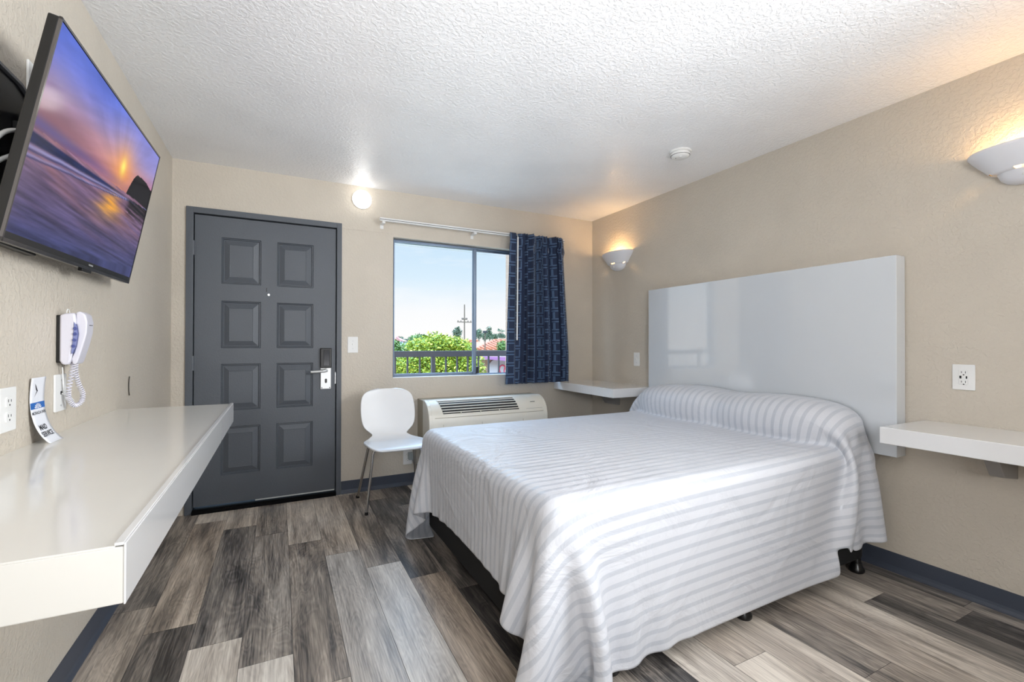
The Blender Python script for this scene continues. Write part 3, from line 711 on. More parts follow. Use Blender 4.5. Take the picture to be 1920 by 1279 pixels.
# ------------------------------------------------------------------ air conditioner
def aircon():
    x0, x1 = 1.035, 2.105
    t = thing('air_conditioner', (1.57, D, 0.30), 'ivory through-wall air conditioner below the window', 'air conditioner')
    boxo('wall_sleeve', (x0, x1, D-0.155, D-0.001, 0.32, 0.712), ACS, t, bevel=0.002)
    prof = [(3.635, 0.30), (3.635, 0.714), (3.600, 0.716), (3.560, 0.706), (3.520, 0.682), (3.488, 0.648), (3.468, 0.610), (3.458, 0.572), (3.454, 0.54), (3.452, 0.30)]
    b = nb(); prism(b, prof, lambda a, z: (x0+0.03, a, z), (x1-x0-0.06, 0, 0)); obj('front_cover', b, ACW, t, auto=35)
    for xa in (x0, x1-0.03):
        b = nb(); prism(b, [(a-0.004 if a < 3.63 else a, z) for a, z in prof], lambda a, z: (xa, a, z), (0.0305, 0, 0)); obj('end_cap', b, ACW, t, bevel=0.006, seg=3)
    # discharge grille on the slope
    gx0, gx1 = 1.125, 1.80
    def on(s_):   # point on the slope, s_ in 0..1 from top
        pts = [(3.575, 0.711), (3.56, 0.706), (3.520, 0.682), (3.488, 0.648), (3.470, 0.614)]
        q = s_*(len(pts)-1); i = min(int(q), len(pts)-2); f = q-i
        return pts[i][0]*(1-f)+pts[i+1][0]*f, pts[i][1]*(1-f)+pts[i+1][1]*f
    b = nb(); g = []
    for k in range(13):
        y, z = on(k/12); g.append((b.verts.new((gx0+0.03*k/12, y-0.0012, z+0.0012)), b.verts.new((gx1+0.03*k/12, y-0.0012, z+0.0012))))
    for p, q in zip(g, g[1:]): b.faces.new((p[0], p[1], q[1], q[0]))
    gr = obj('grille', b, DARK, t)
    for k in range(7):
        y, z = on((k+0.35)/7); b = nb(); dx = 0.03*(k+.35)/7
        box(b, gx0+dx, gx1+dx, y-0.007, y+0.002, z-0.004, z+0.0035); obj('louver', b, ACW, gr, bevel=0.001)
    for xx in (1.30, 1.47, 1.64):
        y, z = on(0.97); boxo('louver_clip', (xx, xx+0.005, y-0.009, y, z-0.012, z+0.006), ACW, gr)
    # lines in the front panel and control lid
    for zz in (0.585, 0.50, 0.43, 0.36): boxo('panel_groove', (x0+0.05, x1-0.04, 3.4505 if zz < 0.55 else 3.4585, 3.462, zz, zz+0.004), DARK if zz < .55 else ACS, t)
    for xx in (1.15, 1.48, 1.86): boxo('panel_seam', (xx, xx+0.002, 3.4512, 3.456, 0.44, 0.535), ACS, t)
    b = nb(); prism(b, [(1.88, 3.5), (2.06, 3.5), (2.06, 3.502), (1.88, 3.502)], lambda a, q: (a, 3.4745, 0.619), (0, 0, 0)) if False else box(b, 1.90, 2.06, 3.470, 3.474, 0.612, 0.615)
    obj('lid_seam', b, DARK, t)
    # maker's mark, unreadable small grey print
    b = nb()
    for k in range(4): box(b, 1.955+k*0.012, 1.964+k*0.012, 3.501, 3.505, 0.6635, 0.6695)
    obj('print_mark', b, mat('grey_print', srgb(130, 128, 120), 0.5), t)
aircon()

# ------------------------------------------------------------------ television
def tv():
    ax = Vector((math.sin(0.009), math.cos(0.009), 0)); til = 0.190
    n = Vector((math.cos(0.009)*math.cos(til), -math.sin(0.009)*math.cos(til), -math.sin(til)))
    up = n.cross(ax); up = up if up.z > 0 else -up
    ro = 0.013; ax, up = ax*math.cos(ro)+up*math.sin(ro), up*math.cos(ro)-ax*math.sin(ro)
    c0 = Vector((-0.524, 1.975, 1.693)); W, Hh = 0.97, 0.565
    F = lambda a, b_, d=0: c0 + ax*a + up*b_ + n*d
    t = thing('television', c0, 'flat television on the left wall showing a sunset over a beach', 'television')
    def slab(nm, a0, a1, b0, b1, d0, d1, m_, par=t, bev=0.002):
        b = nb(); vs = [b.verts.new(F(a, q, d)) for d in (d0, d1) for a, q in ((a0, b0), (a1, b0), (a1, b1), (a0, b1))]
        for f in ((3, 2, 1, 0), (4, 5, 6, 7), (0, 1, 5, 4), (1, 2, 6, 5), (2, 3, 7, 6), (3, 0, 4, 7)): b.faces.new([vs[i] for i in f])
        return obj(nm, b, m_, par, bevel=bev)
    casing = slab('casing', -W/2, W/2, -Hh/2, Hh/2, -0.026, -0.002, BLACK, bev=0.004)
    slab('rear_housing', -W*0.36, W*0.36, -Hh*0.42, Hh*0.30, -0.052, -0.024, BLACK, bev=0.01)
    fr = mat('brushed_bezel', srgb(120, 118, 120), 0.2, metal=1)
    bz = nb()
    for a0, a1, b0, b1 in ((-W/2, W/2, Hh/2-0.006, Hh/2), (-W/2, W/2, -Hh/2, -Hh/2+0.010), (-W/2, -W/2+0.006, -Hh/2, Hh/2), (W/2-0.006, W/2, -Hh/2, Hh/2)):
        vs = [bz.verts.new(F(a, q, d)) for d in (-0.004, 0.002) for a, q in ((a0, b0), (a1, b0), (a1, b1), (a0, b1))]
        for f in ((3, 2, 1, 0), (4, 5, 6, 7), (0, 1, 5, 4), (1, 2, 6, 5), (2, 3, 7, 6), (3, 0, 4, 7)): bz.faces.new([vs[i] for i in f])
    obj('bezel', bz, fr, t)
    slab('chin', -W/2+0.006, W/2-0.006, -Hh/2+0.010, -Hh/2+0.026, -0.002, 0.0012, BLACK, bev=0)
    slab('sensor_tab', 0.0, 0.075, -Hh/2-0.010, -Hh/2+0.001, -0.012, 0.001, BLACK, bev=0.002)
    # picture, a grid with one colour per vertex
    iw0, iw1, ih0, ih1 = -W/2+0.008, W/2-0.008, -Hh/2+0.026, Hh/2-0.008
    NX, NY = 300, 170
    u = np.linspace(0, 1, NX+1)[None, :]; v = np.linspace(0, 1, NY+1)[:, None]       # v up
    def S(a, b_, x): tt = np.clip((x-a)/(b_-a), 0, 1); return tt*tt*(3-2*tt)
    def fbm(x, y, seed, oct=4):
        r_ = np.random.default_rng(seed); out = 0
        for o_ in range(oct):
            f = 2**o_; g = r_.random((64, 64)); X = (x*f) % 63; Y = (y*f) % 63; xi = np.floor(X).astype(int); yi = np.floor(Y).astype(int); fx = X-xi; fy = Y-yi
            fx = fx*fx*(3-2*fx); fy = fy*fy*(3-2*fy)
            out = out + ((g[yi, xi]*(1-fx)+g[yi, (xi+1) % 64]*fx)*(1-fy) + (g[(yi+1) % 64, xi]*(1-fx)+g[(yi+1) % 64, (xi+1) % 64]*fx)*fy)/f
        return out/2
    U_ = u+0*v; V_ = v+0*u
    V_ = V_ - (0.49 + 0.085*U_) + 0.5          # the horizon sits at 0.5 in this frame, rising to the right
    hz = 0.50 + 0.0*U_
    su, sv = 0.625, 0.645
    C = lambda r, g, b_: np.array([r, g, b_], float)
    sky = S(0.5, 1.0, V_)
    A = C(190, 120, 135); B = C(150, 132, 190); Z = C(82, 108, 214)
    skyc = np.where(sky[..., None] < 0.5, A + (B-A)*(sky*2)[..., None], B + (Z-B)*((sky-0.5)*2)[..., None])
    rgt = S(0.35, 1.0, U_)*S(0.62, 0.9, V_); skyc = skyc + (C(160, 150, 225)-skyc)*(rgt*0.6)[..., None]
    dsun = np.hypot((U_-su)*1.5, (V_-sv)*1.0)
    ang = np.arctan2(V_-0.52, (U_-su)*1.6)
    stre = 0.6*fbm(ang*5+20, np.hypot(U_-su, V_-0.5)*3, 5)+0.4*fbm(U_*3+V_*6+5, V_*26-U_*9+20, 15)
    skyc = skyc*(0.80+0.40*stre[..., None])
    fan = np.exp(-((V_-(0.60+0.20*(su-U_)*np.sign(su-U_)))/0.075)**2)*np.exp(-(np.abs(U_-su)/0.38)**2)*(0.5+0.6*fbm(U_*3+V_*5, V_*30-U_*8, 9))
    skyc = skyc + (C(240, 165, 135)-skyc)*(fan*0.5)[..., None]
    skyc = skyc + (C(255, 165, 80)-skyc)*(np.exp(-(dsun/0.15)**1.4)*0.95)[..., None]
    skyc = skyc + (C(255, 238, 110)-skyc)*(np.exp(-(np.hypot((U_-su)*2.0, V_-sv)/0.055)**2))[..., None]
    haze = np.exp(-((V_-0.53)/0.035)**2)*S(0.95, 0.0, U_); skyc = skyc*(1-0.25*S(0.5, 0.0, U_)*S(0.85, 0.55, V_))[..., None]; skyc = skyc + (C(92, 82, 140)-skyc)*(haze*0.85)[..., None]
    dep = np.clip((0.5-V_)/0.5, 0, 1)
    sand = C(150, 112, 138)*(1-dep[..., None]) + C(66, 70, 118)*dep[..., None]
    rip = fbm(U_*4+dep*3, dep*34 - U_*10, 8); sand = sand*(0.55+0.72*rip[..., None])
    pink = fbm(U_*4, dep*14-U_*6, 12); sand = sand + (C(215, 135, 120)-sand)*(np.clip(pink-0.45, 0, 1)*1.5*(1-dep)**1.3)[..., None]
    refl = np.exp(-((U_-0.61+0.05*dep+0.02*np.sin(dep*40))/(0.035+0.20*dep))**2)*np.exp(-((dep-0.27)/0.17)**2); sand = sand + (C(255, 176, 60)-sand)*np.clip(refl*1.0*(0.35+1.0*rip), 0, 1)[..., None]
    # dark swell, thicker towards the left, and two foam lines
    swell = S(0.0, 0.012, 0.485-V_)*S(-0.015, 0.005, V_-(0.485-0.055*(1-U_)**1.4)); crest = 0.6+0.8*fbm(U_*14, V_*60, 3); sand = sand + (C(24, 34, 78)*crest[..., None]-sand)*(swell*0.95*S(0.85, 0.5, U_))[..., None]
    for off, wd, am in ((0.075, 0.010, 0.7), (0.115, 0.007, 0.6)):
        ln = 0.49 - off*(1-U_)**1.1-0.004 + 0.012*(fbm(U_*7+off*50, V_*0+3, 21)-0.5)
        fm = np.exp(-((V_-ln)/(wd*(0.25+0.75*(1-U_))))**2); sand = sand + (C(150, 158, 215)-sand)*np.clip(fm*am*(0.6+0.8*fbm(U_*12, V_*40, 6)), 0, 1)[..., None]
        dk = np.exp(-((V_-(ln-wd*1.5*(1-U_)))/(wd*(0.15+0.5*(1-U_))))**2); sand = sand + (C(40, 48, 100)-sand)*np.clip(dk*0.7, 0, 1)[..., None]
    img = np.where((V_ > hz)[..., None], skyc, sand)
    rk = 0.5 + 0.17*np.sqrt(np.clip(S(0.715, 0.80, U_), 0, 1)) - 0.03*S(0.9, 1.0, U_) + 0.008*fbm(U_*60, V_*2, 2)*S(.715, .76, U_)
    rock = (U_ > 0.715) & (V_ < rk) & (V_ > 0.50-0.012*S(.8, 1, U_)); img = np.where(rock[..., None], C(20, 14, 18), img)
    rm_ = S(0.72, 0.80, U_)*S(0.30, 0.44, V_)*(V_ < 0.482)*np.clip(1.7-2.2*rip, 0, 1); img = img*(1-0.85*rm_[..., None])
    img = np.clip(img, 0, 255)/255; lin = np.where(img <= 0.04045, img/12.92, ((img+0.055)/1.055)**2.4)
    me = bpy.data.meshes.new('screen'); verts = []; faces = []
    for j in range(NY+1):
        for i in range(NX+1): verts.append(F(iw0+(iw1-iw0)*i/NX, ih0+(ih1-ih0)*j/NY, 0.0006))
    for j in range(NY):
        for i in range(NX): a = j*(NX+1)+i; faces.append((a, a+1, a+NX+2, a+NX+1))
    me.from_pydata(verts, [], faces)
    ca = me.color_attributes.new('picture', 'FLOAT_COLOR', 'POINT')
    ca.data.foreach_set('color', np.concatenate([lin.reshape(-1, 3), np.ones(((NX+1)*(NY+1), 1))], 1).astype(np.float32).ravel())
    m = bpy.data.materials.new('lit_screen'); m.use_nodes = True; nt = m.node_tree; pb = nt.nodes['Principled BSDF']
    an = N(nt, 'ShaderNodeAttribute'); an.attribute_name = 'picture'; nt.links.new(an.outputs['Color'], pb.inputs['Emission Color']); pb.inputs['Emission Strength'].default_value = 0.95
    pb.inputs['Base Color'].default_value = (0.01, 0.01, 0.01, 1); pb.inputs['Roughness'].default_value = 0.1; pb.inputs['Specular IOR Level'].default_value = 0.08
    obj('screen', me, m, t)
    # maker's mark on the chin: tiny pale print
    b = nb()
    for k in range(5):
        vs = [b.verts.new(F(0.035+k*0.008+da, -Hh/2+0.015+db, 0.0018)) for da, db in ((0, 0), (0.0055, 0), (0.0055, 0.005), (0, 0.005))]; b.faces.new(vs)
    obj('print_mark', b, mat('pale_print', srgb(170, 170, 170), 0.5), t)
    # wall mount behind
    k = thing('television_mount', (L, 1.70, 1.62), 'black metal wall mount behind the television', 'wall mount')
    b = nb(); prism(b, [(1.50, 1.42), (1.80, 1.42), (1.80, 1.78), (1.745, 1.845), (1.69, 1.86), (1.50, 1.86)], lambda a, z: (L+0.001, a, z), (0.022, 0, 0)); obj('wall_plate', b, BLACK, k, bevel=0.003)
    b = nb(); prism(b, [(1.80, 1.78), (1.745, 1.845), (1.69, 1.86), (1.50, 1.86), (1.50, 1.868), (1.692, 1.868), (1.75, 1.852), (1.808, 1.784)], lambda a, z: (L+0.001, a, z), (0.03, 0, 0)); obj('plate_rim', b, mat('grey_metal', srgb(120, 122, 128), 0.35, metal=0.5), k)
    for zz in (1.56, 1.72):
        b = nb(); box(b, L+0.02, L+0.058, 1.66, 1.99, zz, zz+0.035); obj('arm', b, BLACK, k, bevel=0.004)
    b = nb(); tube(b, [(L+0.05, 1.72, 1.53), (L+0.05, 1.72, 1.79)], 0.022, 16); obj('pivot', b, mat('dark_steel', srgb(60, 60, 64), 0.3, metal=0.4), k, auto=40)
    for q, (pts, lb) in enumerate((([(-0.632, 1.50, 1.52), (-0.615, 1.55, 1.66), (-0.605, 1.62, 1.715), (-0.60, 1.70, 1.72), (-0.588, 1.79, 1.70)], 'upper white cable looping behind the television'),
                     ([(-0.632, 1.47, 1.47), (-0.622, 1.53, 1.58), (-0.61, 1.62, 1.65), (-0.60, 1.70, 1.675), (-0.592, 1.76, 1.68)], 'lower white cable looping behind the television'))):
        b = nb(); P_ = [Vector(p) for p in pts]; sm = []
        for i in range(len(P_)-1):
            p0, p1, p2, p3 = P_[max(i-1, 0)], P_[i], P_[i+1], P_[min(i+2, len(P_)-1)]
            for f in range(6):
                f /= 6; sm.append(0.5*((2*p1) + (-p0+p2)*f + (2*p0-5*p1+4*p2-p3)*f*f + (-p0+3*p1-3*p2+p3)*f**3))
        sm.append(P_[-1]); tube(b, sm, 0.0055, 10); tag(obj('cable', b, WPL, smooth=True), lb, 'cable')
tv()

# ------------------------------------------------------------------ telephone
def phone():
    t = thing('wall_telephone', (L, 2.04, 1.18), 'white wall telephone with blue keys and a coiled cord', 'telephone')
    boxo('wall_bracket', (L, L+0.014, 2.005, 2.09, 1.105, 1.262), BLACK, t, bevel=0.003)
    b = nb(); prism(b, [(0.012, 1.112), (0.020, 1.100), (0.034, 1.098), (0.046, 1.106), (0.058, 1.18), (0.062, 1.245), (0.058, 1.270), (0.03, 1.268), (0.012, 1.262)], lambda a, z: (L+a*0.80, 2.000, z), (0, 0.080, 0))
    obj('phone_base', b, PHW, t, bevel=0.006, seg=3, auto=60)
    # handset: arched bar in front
    b = nb(); ys = 0.062
    KX = 0.80
    outer = [(0.060, 1.100), (0.066, 1.108), (0.083, 1.16), (0.094, 1.205), (0.096, 1.24), (0.089, 1.266), (0.072, 1.276), (0.060, 1.272)]
    inner = [(0.060, 1.238), (0.064, 1.225), (0.068, 1.20), (0.062, 1.16), (0.054, 1.135), (0.047, 1.118), (0.05, 1.100)]
    prism(b, outer+inner, lambda a, z: (L+a*KX, 2.008, z), (0, 0.062, 0)); obj('handset', b, PHW, t, bevel=0.008, seg=4, auto=60)
    # blue keypad in the crescent between base and handset
    b = nb(); cres = [(0.058, 1.240), (0.0645, 1.225), (0.0675, 1.20), (0.062, 1.16), (0.052, 1.135), (0.050, 1.14), (0.055, 1.18), (0.058, 1.22)]
    prism(b, cres, lambda a, z: (L+a*KX, 1.9985, z), (0, 0.075, 0)); kp = obj('keypad', b, BLUEP, t)
    for a, z in ((0.0615, 1.218), (0.0615, 1.200), (0.0595, 1.180), (0.0565, 1.160)):
        b = nb(); lathe(b, [(0, -0.003), (0.0045, -0.003), (0.0055, 0.001)], (L+a*KX, 1.9985, z), 'Y', 14); kb = obj('key', b, mat('deep_blue_key', srgb(70, 80, 140), 0.3) if a == 0.0615 and z == 1.218 else bpy.data.materials['deep_blue_key'], kp)
    b = nb(); box(b, L+0.0755, L+0.0785, 2.03, 2.055, 1.229, 1.231); obj('hook_line', b, DARK, t)
    b = nb(); tube(b, [(L+0.028, 2.01+0.012*math.cos(a), 1.268+0.014*math.sin(a)) for a in [math.radians(q) for q in range(0, 181, 15)]], 0.0015, 6); obj('wire_loop', b, WPL, t, smooth=True)
    # coiled cord: helix round a hanging loop
    pts = []; path = []
    ctl = [(L+0.036, 2.030, 1.100), (L+0.032, 2.028, 1.06), (L+0.026, 2.026, 1.01), (L+0.027, 2.030, 0.98), (L+0.038, 2.040, 0.960), (L+0.052, 2.050, 0.972), (L+0.054, 2.052, 1.00), (L+0.046, 2.045, 1.03), (L+0.040, 2.040, 1.065), (L+0.040, 2.037, 1.10)]
    V_ = [Vector(p) for p in ctl]
    for i in range(len(V_)-1):
        p0, p1, p2, p3 = V_[max(i-1, 0)], V_[i], V_[i+1], V_[min(i+2, len(V_)-1)]
        for f in range(40):
            f /= 40; path.append(0.5*((2*p1) + (-p0+p2)*f + (2*p0-5*p1+4*p2-p3)*f*f + (-p0+3*p1-3*p2+p3)*f**3))
    turns = 42; nP = len(path)
    for i in range(turns*12):
        q = i/(turns*12)*(nP-2); k = int(q); p = path[k].lerp(path[k+1], q-k); tg = (path[k+1]-path[k]).normalized()
        u_ = tg.cross(Vector((1, 0, 0.2))).normalized(); w_ = tg.cross(u_); a = 2*math.pi*i/12
        pts.append(p + (u_*math.cos(a)+w_*math.sin(a))*0.0058)
    b = nb(); tube(b, pts, 0.0021, 6); obj('coiled_cord', b, PHW, t, smooth=True)
    b = nb(); tube(b, [(L+0.008, 2.028, 1.003), (L+0.022, 2.04, 0.995), (L+0.03, 2.06, 0.975), (L+0.02, 2.07, 0.962), (L+0.012, 2.035, 1.0), (L+0.012, 2.02, 1.09)], 0.0017, 6); obj('line_cord', b, WPL, t, smooth=True)
phone()

# ------------------------------------------------------------------ maid service card
def card():
    y0, w = 1.822, 0.092
    z_top, Lc = 1.067, 0.205
    prof = []; N_ = 40           # profile by arc length from the top: (x, z)
    ctl = [(0.008, 1.067), (0.005, 1.035), (0.004, 1.00), (0.007, 0.965), (0.015, 0.930), (0.028, 0.900), (0.044, 0.878), (0.050, 0.8745)]
    V_ = [Vector((a, 0, b_)) for a, b_ in ctl]
    for i in range(len(V_)-1):
        p0, p1, p2, p3 = V_[max(i-1, 0)], V_[i], V_[i+1], V_[min(i+2, len(V_)-1)]
        for f in range(12): f /= 12; prof.append(0.5*((2*p1)+(-p0+p2)*f+(2*p0-5*p1+4*p2-p3)*f*f+(-p0+3*p1-3*p2+p3)*f**3))
    prof.append(V_[-1]); arc = [0]
    for a, b_ in zip(prof, prof[1:]): arc.append(arc[-1]+(b_-a).length)
    TL = arc[-1]
    def F(a, sdist, off=0.0):      # a 0..w across (left in view = 0), sdist from top
        sdist = min(max(sdist, 0), TL-1e-6); k = max(i for i in range(len(arc)) if arc[i] <= sdist); k = min(k, len(prof)-2)
        f = (sdist-arc[k])/(arc[k+1]-arc[k]); p = prof[k].lerp(prof[k+1], f); tg = (prof[k+1]-prof[k]).normalized(); nr = Vector((-tg.z, 0, tg.x)); nr = nr if nr.x > 0 else -nr
        return Vector((L+p.x, y0+a, p.z)) + nr*off
    b = nb(); nS = 60; g = [[b.verts.new(F(w*i/6, TL*j/nS)) for i in range(7)] for j in range(nS+1)]
    for j in range(nS):
        for i in range(6): b.faces.new((g[j][i], g[j][i+1], g[j+1][i+1], g[j+1][i]))
    o = obj('door_hanger', b, PAPER, solid=0.0006, smooth=True)
    tag(o, 'curled white MAID SERVICE door hanger card leaning on the wall above the desk', 'door hanger')
    def patch(nm, poly, m_, off=0.0006):
        b = nb(); b.faces.new([b.verts.new(F(a, q, off)) for a, q in poly]); x = obj(nm, b, m_); x.parent = o
    def grid(nm, a0, a1, s0, s1, m_, off=0.0006):
        b = nb(); G_ = [[b.verts.new(F(a0+(a1-a0)*i/4, s0+(s1-s0)*j/6, off)) for i in range(5)] for j in range(7)]
        for j in range(6):
            for i in range(4): b.faces.new((G_[j][i], G_[j][i+1], G_[j+1][i+1], G_[j+1][i]))
        x = obj(nm, b, m_); x.parent = o
    grid('blue_band', 0.001, w-0.001, 0.074, 0.093, BLUEB)
    b = nb(); cxm, cs = w/2, 0.0915
    for k in range(7):      # shell emblem of seven petals
        an = math.radians(180*(k+0.5)/7); ring = []
        for q in range(12):
            th = 2*math.pi*q/12; rr_ = 0.0098+0.0055*math.cos(th); tt_ = 0.0019*math.sin(th)*(1+0.4*math.cos(th))
            a = cxm - rr_*math.cos(an)*1.45 - tt_*math.sin(an); q_ = cs - rr_*math.sin(an) + tt_*math.cos(an)
            ring.append(b.verts.new(F(a, q_, 0.0009)))
        b.faces.new(ring)
    ring = [b.verts.new(F(cxm+0.004*math.cos(2*math.pi*q/12), cs-0.0015+0.0025*math.sin(2*math.pi*q/12), 0.0009)) for q in range(12)]; b.faces.new(ring)
    x = obj('shell_emblem', b, PAPER); x.parent = o
    patch('punched_slit', [(0.026, 0.018), (0.031, 0.022), (0.044, 0.037), (0.041, 0.042), (0.034, 0.036)], INK)
    patch('punched_slit', [(0.044, 0.037), (0.047, 0.040), (0.043, 0.043), (0.033, 0.052), (0.027, 0.058), (0.036, 0.044)], INK)
    def text(nm, body, size, ac, sc_, m_, sx_=1.0, bold=0.0):
        cu = bpy.data.curves.new('t', 'FONT'); cu.body = body; cu.size = size; cu.align_x = 'CENTER'; cu.offset = bold; cu.resolution_u = 4
        to = bpy.data.objects.new('t', cu); COL.objects.link(to); bpy.context.view_layer.update()
        me = bpy.data.meshes.new_from_object(to.evaluated_get(bpy.context.evaluated_depsgraph_get())); bpy.data.objects.remove(to)
        bm_ = bmesh.new(); bm_.from_mesh(me)
        for v in bm_.verts: v.co = F(ac + v.co.x*sx_, sc_ - v.co.y, 0.0007)
        x = obj(nm, bm_, m_); x.parent = o
    text('hotel_name', 'MORADA INN', 0.0135, w/2, 0.110, INK, 0.98, 0.0001)
    text('lettering', 'MAID', 0.022, w/2-0.006, 0.158, INK, 0.86, 0.0006)
    text('lettering', 'SERVICE', 0.022, w/2-0.003, 0.180, INK, 0.84, 0.0006)
card()

# ------------------------------------------------------------------ outside
STUC = mat('peach_stucco', srgb(160, 132, 110), 0.8, noise=(1.5, 0.06), bump=(40, 0.004, 3, 0.4, 0.6))
TILE = mat('terracotta_tile', srgb(166, 98, 66), 0.8, noise=(3, 0.15))
TILE2 = mat('pink_tile', srgb(150, 98, 88), 0.8, noise=(3, 0.12))
def foliage(name, m):
    mm = bpy.data.materials.new(name); mm.use_nodes = True; nt = mm.node_tree; pb = nt.nodes['Principled BSDF']
    at = N(nt, 'ShaderNodeAttribute'); at.attribute_name = 'hue'; r_ = ramp(nt, [(0, m[0]), (0.5, m[1]), (1, m[2])]); nt.links.new(at.outputs['Fac'], r_.inputs[0]); nt.links.new(r_.outputs[0], pb.inputs['Base Color'])
    pb.inputs['Roughness'].default_value = 0.6; pb.inputs['Transmission Weight'].default_value = 0.0; return mm
FOL = foliage('citrus_leaves', (srgb(74, 98, 22), srgb(136, 156, 32), srgb(190, 184, 66)))
FOLD = foliage('dark_leaves', (srgb(56, 72, 52), srgb(80, 96, 70), srgb(104, 118, 86)))
FOLG = foliage('green_leaves', (srgb(58, 84, 38), srgb(84, 114, 50), srgb(118, 142, 68)))
BARK = mat('bark', srgb(94, 80, 66), 0.9)
def leafmesh(name, blobs, n, size, m, parent, seed):
    r = random.Random(seed); b = nb(); hl = b.verts.layers.float.new('hue')
    tot = sum(q[3]*q[4]*q[5] for q in blobs)
    for (cx, cy, cz, rx, ry, rz) in blobs:
        for _ in range(int(n*rx*ry*rz/tot)):
            while True:
                d = Vector((r.uniform(-1, 1), r.uniform(-1, 1), r.uniform(-1, 1)))
                if 0.25 < d.length < 1: break
            p = Vector((cx+d.x*rx, cy+d.y*ry, cz+d.z*rz)); s_ = size*r.uniform(.6, 1.3)
            a = Vector((r.uniform(-1, 1), r.uniform(-1, 1), r.uniform(-.6, .8))).normalized(); w_ = a.cross(Vector((r.uniform(-1, 1), r.uniform(-1, 1), r.uniform(-1, 1)))).normalized()
            h_ = r.random()
            vs = [b.verts.new(p), b.verts.new(p+a*s_*0.5+w_*s_*0.24), b.verts.new(p+a*s_), b.verts.new(p+a*s_*0.5-w_*s_*0.24)]
            for v in vs: v[hl] = h_
            b.faces.new(vs)
    return obj(name, b, m, parent)
def tree(name, pos, z0, blobs, n, size, m, label, seed, trunk=0.08, cat='tree', group=None):
    t = thing(name, (pos[0], pos[1], z0), label, cat, group)
    leafmesh('foliage', blobs, n, size, m, t, seed)
    top = max(q[2] for q in blobs); b = nb()
    tube(b, [(pos[0], pos[1], z0), (pos[0]+0.05, pos[1], (z0+top)/2), (pos[0], pos[1], top)], [trunk, trunk*0.8, trunk*0.3], 8)
    for q in blobs[:6]: tube(b, [(pos[0], pos[1], z0+(top-z0)*0.35), (q[0], q[1], q[2])], [trunk*0.5, trunk*0.15], 6)
    obj('trunk', b, BARK, t); return t
GZ = -3.2
b = nb(); box(b, -60, 160, 4.9, 260, GZ-0.3, GZ); tag(obj('ground', b, mat('dry_ground', srgb(178, 170, 150), 0.9, noise=(0.2, 0.2))), kind='structure')
b = nb(); box(b, -3, 5, yo+0.001, 5.02, -0.15, -0.02); tag(obj('balcony_floor', b, mat('concrete', srgb(176, 172, 164), 0.8)), kind='structure')
def railing():
    Y = 4.85
    t = thing('balcony_railing', (1.6, Y, -0.02), 'dark brown metal balcony railing outside the window', 'railing')
    boxo('top_rail', (-1.5, 4.2, Y-0.025, Y+0.025, 1.028, 1.093), RAIL, t, bevel=0.003)
    boxo('bottom_rail', (-1.5, 4.2, Y-0.015, Y+0.015, 0.05, 0.09), RAIL, t)
    xs = [at_y(q, 690, Y).x for q in (741, 764, 787, 836, 857, 877, 897, 916, 935)]; px_ = at_y(812, 690, Y).x; d = 0.13
    xs += [xs[0]-d*k for k in range(1, 8)] + [xs[-1]+d*k for k in range(1, 7)]
    for x in xs: boxo('baluster', (x-0.008, x+0.008, Y-0.008, Y+0.008, 0.09, 1.028), RAIL, t)
    for x in (px_, px_-1.6): boxo('post', (x-0.02, x+0.02, Y-0.02, Y+0.02, -0.02, 1.03), RAIL, t)
railing()
cxl = at_y(947.5, 600, 5.3).x
b = nb(); box(b, cxl, cxl+0.32, 5.02, 5.3, GZ, 3.2); tag(obj('balcony_column', b, STUC, bevel=0.01), 'peach stucco balcony column at the right edge of the window view', 'column')

def P_(x, y, Y): return at_y(x, y, Y)
# near citrus tree filling the lower left of the view
q = lambda x, y, Y, rx, rz, ry=0.6: (*P_(x, y, Y), rx, ry, rz)
tree('citrus_tree', (P_(812, 700, 9).x, 9), GZ,
     [q(812, 668, 9, .55, .42), q(786, 678, 9, .36, .34), q(845, 664, 9, .42, .38), q(768, 696, 9, .34, .30), q(865, 668, 9.2, .3, .36), q(800, 700, 8.8, .7, .5), q(845, 700, 8.8, .6, .5), q(878, 690, 9, .28, .45),
      q(820, 645, 9, .28, .2), q(802, 634, 9, .07, .14, .1), q(835, 634, 9, .06, .12, .1), q(815, 632, 9, .12, .14, .1), q(852, 645, 9, .16, .14), q(785, 650, 9, .2, .16), q(855, 660, 9, .3, .25)],
     36000, 0.062, FOL, 'bright yellow-green leafy tree just beyond the balcony railing', 1, 0.1)
tree('leafy_tree', (P_(783, 650, 16).x, 16), GZ, [q(785, 645, 16, .38, .34), q(778, 655, 16, .4, .3), q(790, 640, 16, .2, .22)], 3500, 0.09, FOLG, 'rounded green tree behind the left part of the citrus tree', 2, 0.12)
tree('leafy_tree', (P_(740, 660, 20).x, 20), GZ, [q(738, 652, 20, .42, .32), q(746, 660, 20, .3, .3), q(742, 670, 20, .6, .4)], 1800, 0.16, FOLG, 'green tree at the left edge of the window view', 3, 0.12)
tree('leafy_tree', (P_(944, 655, 22).x, 22), GZ, [q(944, 650, 22, .28, .30), q(947, 656, 22, .3, .4)], 900, 0.14, FOLG, 'small green tree before the orange roof beside the curtain', 4, 0.08)
